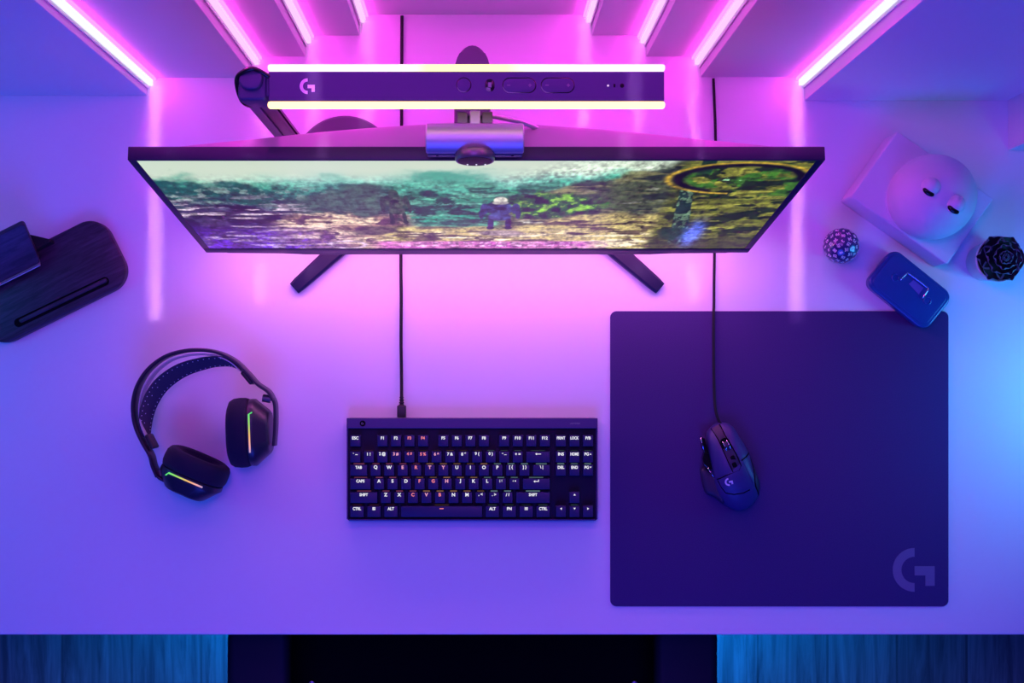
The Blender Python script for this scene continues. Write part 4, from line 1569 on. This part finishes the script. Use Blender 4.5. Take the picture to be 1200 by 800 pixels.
def tl(x, y, z=0.0255):      # crop coordinates (region 960,250 at 5.33)
    return W(960 + x / 5.33, 250 + y / 5.33, z)


bm = bmesh.new()
hpts = [tl(506, 418, .0252), tl(508, 416, .0275), tl(520, 403, .0280), tl(542, 380, .0280), tl(552, 374, .0280), tl(562, 378, .0280), tl(620, 420, .0280), tl(672, 460, .0280), tl(681, 468, .0280), tl(680, 478, .0280), tl(662, 505, .0280), tl(647, 528, .0276), tl(646, 531, .0252)]
tube(bm, hpts, 0.0011, 8)
obj('wire_handle', bm, M['chrome'], tin, 180, label='shiny bent wire handle')
for x, y in ((478, 398), (676, 545)):
    bm = bmesh.new()
    q = tl(x, y)
    lathe(bm, [(0.0062, -0.0008), (0.0062, 0.0001), (0.0056, 0.0006), (0.0046, 0.0006), (0.0040, 0.0), (0.0, 0.0)], Vector((q.x, q.y, DZ + .0251)), 28)
    obj('handle_pivot', bm, M['tin'], lid, 40)
bm = bmesh.new()
qs = [tl(560, 440), tl(590, 415), tl(652, 465), tl(622, 505)]
prism(bm, [tuple(q.xy) for q in qs], DZ + .0250, DZ + .0255, None)  # flat lilac four-sided patch laid on the lid
obj('lilac_patch', bm, M['tin_patch'], lid, label='lilac patch inside the handle')
bm = bmesh.new()
rn = random.Random(2)
for i in range(7):
    for j in range(3):
        q = tl(405 + i * 11 + j * -9, 408 + i * 9 + j * 13)
        slab(bm, 0.0006 + .0004 * rn.random(), 0.0009, .0003, .0249, .02515, .0001, TR((q.x, q.y, DZ)) @ rotz(math.radians(-38.8)), n=2, bsteps=1)
obj('embossed_marks', bm, M['tin'], lid)

# ================================================================== SUCCULENT
SZ = 0.075
scn_ = W(1177, 302, SZ)
pc = W(1168, 303, 0.06)
succ = thing('succulent', 'dark rosette succulent in a pale pot at the right edge of the desk', 'plant', (scn_.x, scn_.y, DZ))
bm = bmesh.new()
pb_ = Vector((scn_.x, scn_.y, DZ))
lathe(bm, [(0.0, 0.0005), (0.024, 0.0005), (0.026, 0.003), (0.0315, 0.054), (0.0325, 0.056), (0.0315, 0.058), (0.0300, 0.057), (0.0290, 0.050), (0.0, 0.049)], pb_, 40)
obj('pot', bm, M['pot'], succ, 40)
bm = bmesh.new()
lathe(bm, [(0.029, 0.0495), (0.024, 0.0525), (0.012, 0.0535), (0, 0.054)], pb_, 28)
obj('soil', bm, M['soil'], succ, 60)


def leaf(bm, az, L_, wd, tilt, z0, r0, mi):
    """A cupped spoon leaf: az direction, tilt up from level; dark blade, edges paler to paint the light they catch."""
    nl, nw = 14, 12
    cz, sz_ = math.cos(tilt), math.sin(tilt)
    d = Vector((math.cos(az), math.sin(az), 0))
    s = Vector((-d.y, d.x, 0))
    g = []
    for side in (0, 1):
        layer = []
        for i in range(nl + 1):
            t_ = 1 - (1 - i / nl) ** 1.7
            prof = math.sqrt(max(0.0, 1 - abs((t_ - .60) / .62) ** 2.2)) if t_ < .60 else max(0.0, 1 - abs((t_ - .60) / .405) ** 2.6) ** .5
            w = wd * max(prof, .22)
            row = []
            for k in range(nw + 1):
                q = -1 + 2 * k / nw
                cup = 0.20 * wd * q * q + .12 * L_ * t_ * t_
                th = -0.0016 * (1 - q * q) * side * (1 - .7 * t_)
                fwd = L_ * t_ - .13 * L_ * q * q * t_ * t_
                p = d * (r0 + fwd * cz - (cup + th) * sz_) + s * (w * q) + Vector((0, 0, z0 + fwd * sz_ + (cup + th) * cz))
                row.append(bm.verts.new(Vector((scn_.x, scn_.y, DZ)) + p))
            layer.append(row)
        g.append(layer)
    for side in (0, 1):
        for i in range(nl):
            for k in range(nw):
                f = bm.faces.new((g[side][i][k], g[side][i][k + 1], g[side][i + 1][k + 1], g[side][i + 1][k]))
                f.material_index = 2 if (k in (0, nw - 1) and i > 3) or i >= nl - 2 else mi
    for i in range(nl):
        for k in (0, nw):
            f = bm.faces.new((g[0][i][k], g[0][i + 1][k], g[1][i + 1][k], g[1][i][k]))
            f.material_index = 2
    for i in (0, nl):
        for k in range(nw):
            f = bm.faces.new((g[0][i][k], g[0][i][k + 1], g[1][i][k + 1], g[1][i][k]))
            f.material_index = 2


bm = bmesh.new()
for ring_, (cnt, L_, wd, ti, z0, mi) in enumerate(((6, .0345, .0165, 4, .060, 0), (6, .0275, .0150, 20, .064, 0), (5, .0215, .0130, 34, .068, 0), (5, .0145, .0085, 48, .071, 1), (4, .009, .0055, 60, .074, 1), (3, .006, .004, 74, .076, 1))):
    for k in range(cnt):
        leaf(bm, 2 * PI * (k + .5 * (ring_ % 2)) / cnt + .31 * ring_ + random.uniform(-.08, .08), L_ * random.uniform(.94, 1.06), wd, math.radians(ti), z0, .0015, mi)
obj('rosette', bm, [M['leaf'], M['leaf_in'], M['leaf_edge_light']], succ, 60)
bm = bmesh.new()
lathe(bm, [(.006, .052), (.004, .06), (.003, .074)], pb_, 12)
obj('stem', bm, M['leaf'], succ, 60)

# ================================================================== CHAIR
CXc = (265 + 841) / 2
AZ = -0.07
SEATZ = -0.26
ch = thing('office_chair', 'black office chair with padded armrests pulled up under the desk front', 'chair', W(CXc, 900, -DZ))
base = ch.location.copy()
base.y = -0.66
ch.location = base
ROOT_LOC[ch.name] = base.copy()
pa = (H - AZ) / F
for s, x0, x1 in ((-1, 265, 338), (1, 769, 842)):
    q = W((x0 + x1) / 2, 0, AZ)
    bm = bmesh.new()
    slab(bm, (x1 - x0) * pa, 0.34, 0.035, DZ + AZ - 0.035, DZ + AZ, 0.012, TR((q.x, -0.53, 0)), n=8, bsteps=5, botbev=0.006)
    ar = obj('armrest', bm, M['armpad'], ch, 40)
    bm = bmesh.new()
    xi = W(355 if s < 0 else 750, 0, SEATZ).x
    box(bm, (q.x - 0.02, -0.60, DZ + SEATZ - 0.06), (q.x + 0.02, -0.53, DZ + AZ - 0.033), bev=0.005)
    lo_, hi_ = sorted((q.x, base.x + s * 0.12))
    box(bm, (lo_, -0.60, DZ + SEATZ - 0.11), (hi_, -0.53, DZ + SEATZ - 0.09), bev=0.004)
    box(bm, (q.x - 0.02, -0.60, DZ + SEATZ - 0.11), (q.x + 0.02, -0.53, DZ + SEATZ - 0.05), bev=0.004)
    obj('armrest_post', bm, M['black_soft'], ch)
    bm = bmesh.new()
    q2 = W(365 if s < 0 else 744, 799, SEATZ + .05)
    lathe(bm, [(0.0045, 0), (0.0045, 0.006), (0, 0.007)], Vector((q2.x, q2.y - .003, DZ + SEATZ + 0.0435)), 12)
    obj('seat_stud', bm, M['bolt'], ch, label='small bright blue metal stud')
bm = bmesh.new()
slab(bm, 0.604, 0.54, 0.09, DZ + SEATZ - 0.075, DZ + SEATZ + 0.045, 0.035, TR((base.x, -0.58, 0)), n=10, bsteps=6, botbev=0.02)
obj('seat', bm, M['fabric'], ch, 50)
bm = bmesh.new()
Mbk = plane_frame(Vector((base.x, -0.865, DZ + SEATZ + .02)), (1, 0, 0), (0, -.22, 1))
slab(bm, 0.52, 0.62, 0.12, -0.045, 0.035, 0.03, Mbk @ TR((0, .33, 0)), n=10, bsteps=6, botbev=0.02)
obj('backrest', bm, M['fabric'], ch, 50)
bm = bmesh.new()
box(bm, (base.x - .04, -0.90, DZ + SEATZ - .10), (base.x + .04, -0.60, DZ + SEATZ - .076), bev=.004)
tube(bm, [Vector((base.x, -0.66, DZ + SEATZ - .09)), Vector((base.x, -0.66, .09))], 0.028, 20)
obj('column', bm, M['black_soft'], ch, 40)
for k in range(5):
    an = math.radians(90 + 72 * k)
    dr = Vector((math.cos(an), math.sin(an), 0))
    c0 = Vector((base.x, -0.66, 0))
    bm = bmesh.new()
    tube(bm, [c0 + Vector((0, 0, .115)), c0 + dr * .15 + Vector((0, 0, .105)), c0 + dr * .29 + Vector((0, 0, .075))], [.026, .023, .017], 12)
    lg_ = obj('base_arm', bm, M['black_soft'], ch, 60)
    bm = bmesh.new()
    sd = Vector((-dr.y, dr.x, 0))
    for w_ in (-1, 1):
        lathe(bm, [(0, -.008), (.027, -.008), (.029, -.005), (.029, .005), (.027, .008), (0, .008)], None, 24, plane_frame(c0 + dr * .29 + sd * (w_ * .014) + Vector((0, 0, .0295)), dr, (0, 0, 1)))
    obj('caster', bm, M['black_soft'], lg_, 40)

# ================================================================== CAMERA
cd = bpy.data.cameras.new('camera')
cam = bpy.data.objects.new('camera', cd)
COL.objects.link(cam)
cam.location = (0, 0, DZ + H)
cam.rotation_euler = (0, 0, 0)
cd.sensor_width = 36
cd.lens = F / 1200 * 36
cd.shift_x = (600 - CX) / 1200
cd.shift_y = (CY - 400) / 1200
cd.clip_start = 0.02
scn.camera = cam


# ================================================================== LIGHTS
def area(name, loc, aim, size, col, power, sy=None, spread=180):
    ld = bpy.data.lights.new(name, 'AREA')
    ld.color = col
    ld.energy = power
    ld.size = size
    ld.spread = math.radians(spread)
    if sy:
        ld.shape = 'RECTANGLE'
        ld.size_y = sy
    o = bpy.data.objects.new(name, ld)
    o.location = loc
    d = Vector(aim) - Vector(loc)
    o.rotation_euler = d.to_track_quat('-Z', 'Y').to_euler()
    COL.objects.link(o)
    return o


area('added_blue_fill_front', (-0.1, -1.7, DZ + 1.5), (0, 0.0, DZ), 1.2, (0.025, 0.058, 1.0), 36)  # unseen blue fill added to light desk and panels
area('added_violet_fill_overhead', (-0.15, 0.30, DZ + 2.05), (-0.1, 0.0, DZ), 0.5, (0.44, 0.10, 1.0), 8)  # unseen violet fill added to bring red onto level surfaces
area('blue_lamp_left', (-1.10, 0.05, DZ + 0.45), (-0.6, 0, DZ), 0.3, (0.02, 0.26, 1.0), 1.2)
area('cyan_lamp_right', (0.98, -0.02, DZ + 0.20), (0.68, -0.02, DZ), 0.16, (0.05, 0.44, 1.0), 0.75, spread=120)
area('pink_lamp_below_monitor', (0.0, 0.205, DZ + 0.09), (0.0, -0.15, DZ), 0.74, (1.0, 0.31, 0.82), 1.08, sy=0.03)
for sx in (-1, 1):
    area('blue_lamp_under_desk', (sx * 0.47, -0.25, 0.40), (sx * 0.47, -0.56, 0.0), 0.15, (0.0, 0.23, 1.0), 3.2, spread=110)
for k, (x, s_, y) in enumerate(((AX, 1, Yf(112)), (BX, 1, Yf(91)), (CXp, 1, Yf(66)), (DXp, 1, Yf(41)), (DR, -1, Yf(41)), (CR, -1, Yf(66)), (BR, -1, Yf(91)), (AR, -1, Yf(117)))):
    area('added_band_light', (x + s_ * 0.011, y - 0.15, DZ + 1.32), (x + s_ * 0.011, y - 0.15, DZ), 0.010, (1.0, 0.40, 0.95), 0.011 if k in (0, 7) else 0.007, sy=0.34, spread=1.2)  # added overhead to draw the bright desk bands in front of the strips
w = bpy.data.worlds.new('world')
scn.world = w
w.use_nodes = True
w.node_tree.nodes['Background'].inputs[0].default_value = (0.03, 0.06, 0.55, 1)
w.node_tree.nodes['Background'].inputs[1].default_value = 0.12

scn.view_settings.view_transform = 'Standard'
scn.view_settings.look = 'None'
scn.view_settings.gamma = 1
scn.view_settings.exposure = 0
scn.view_settings.use_curve_mapping = False
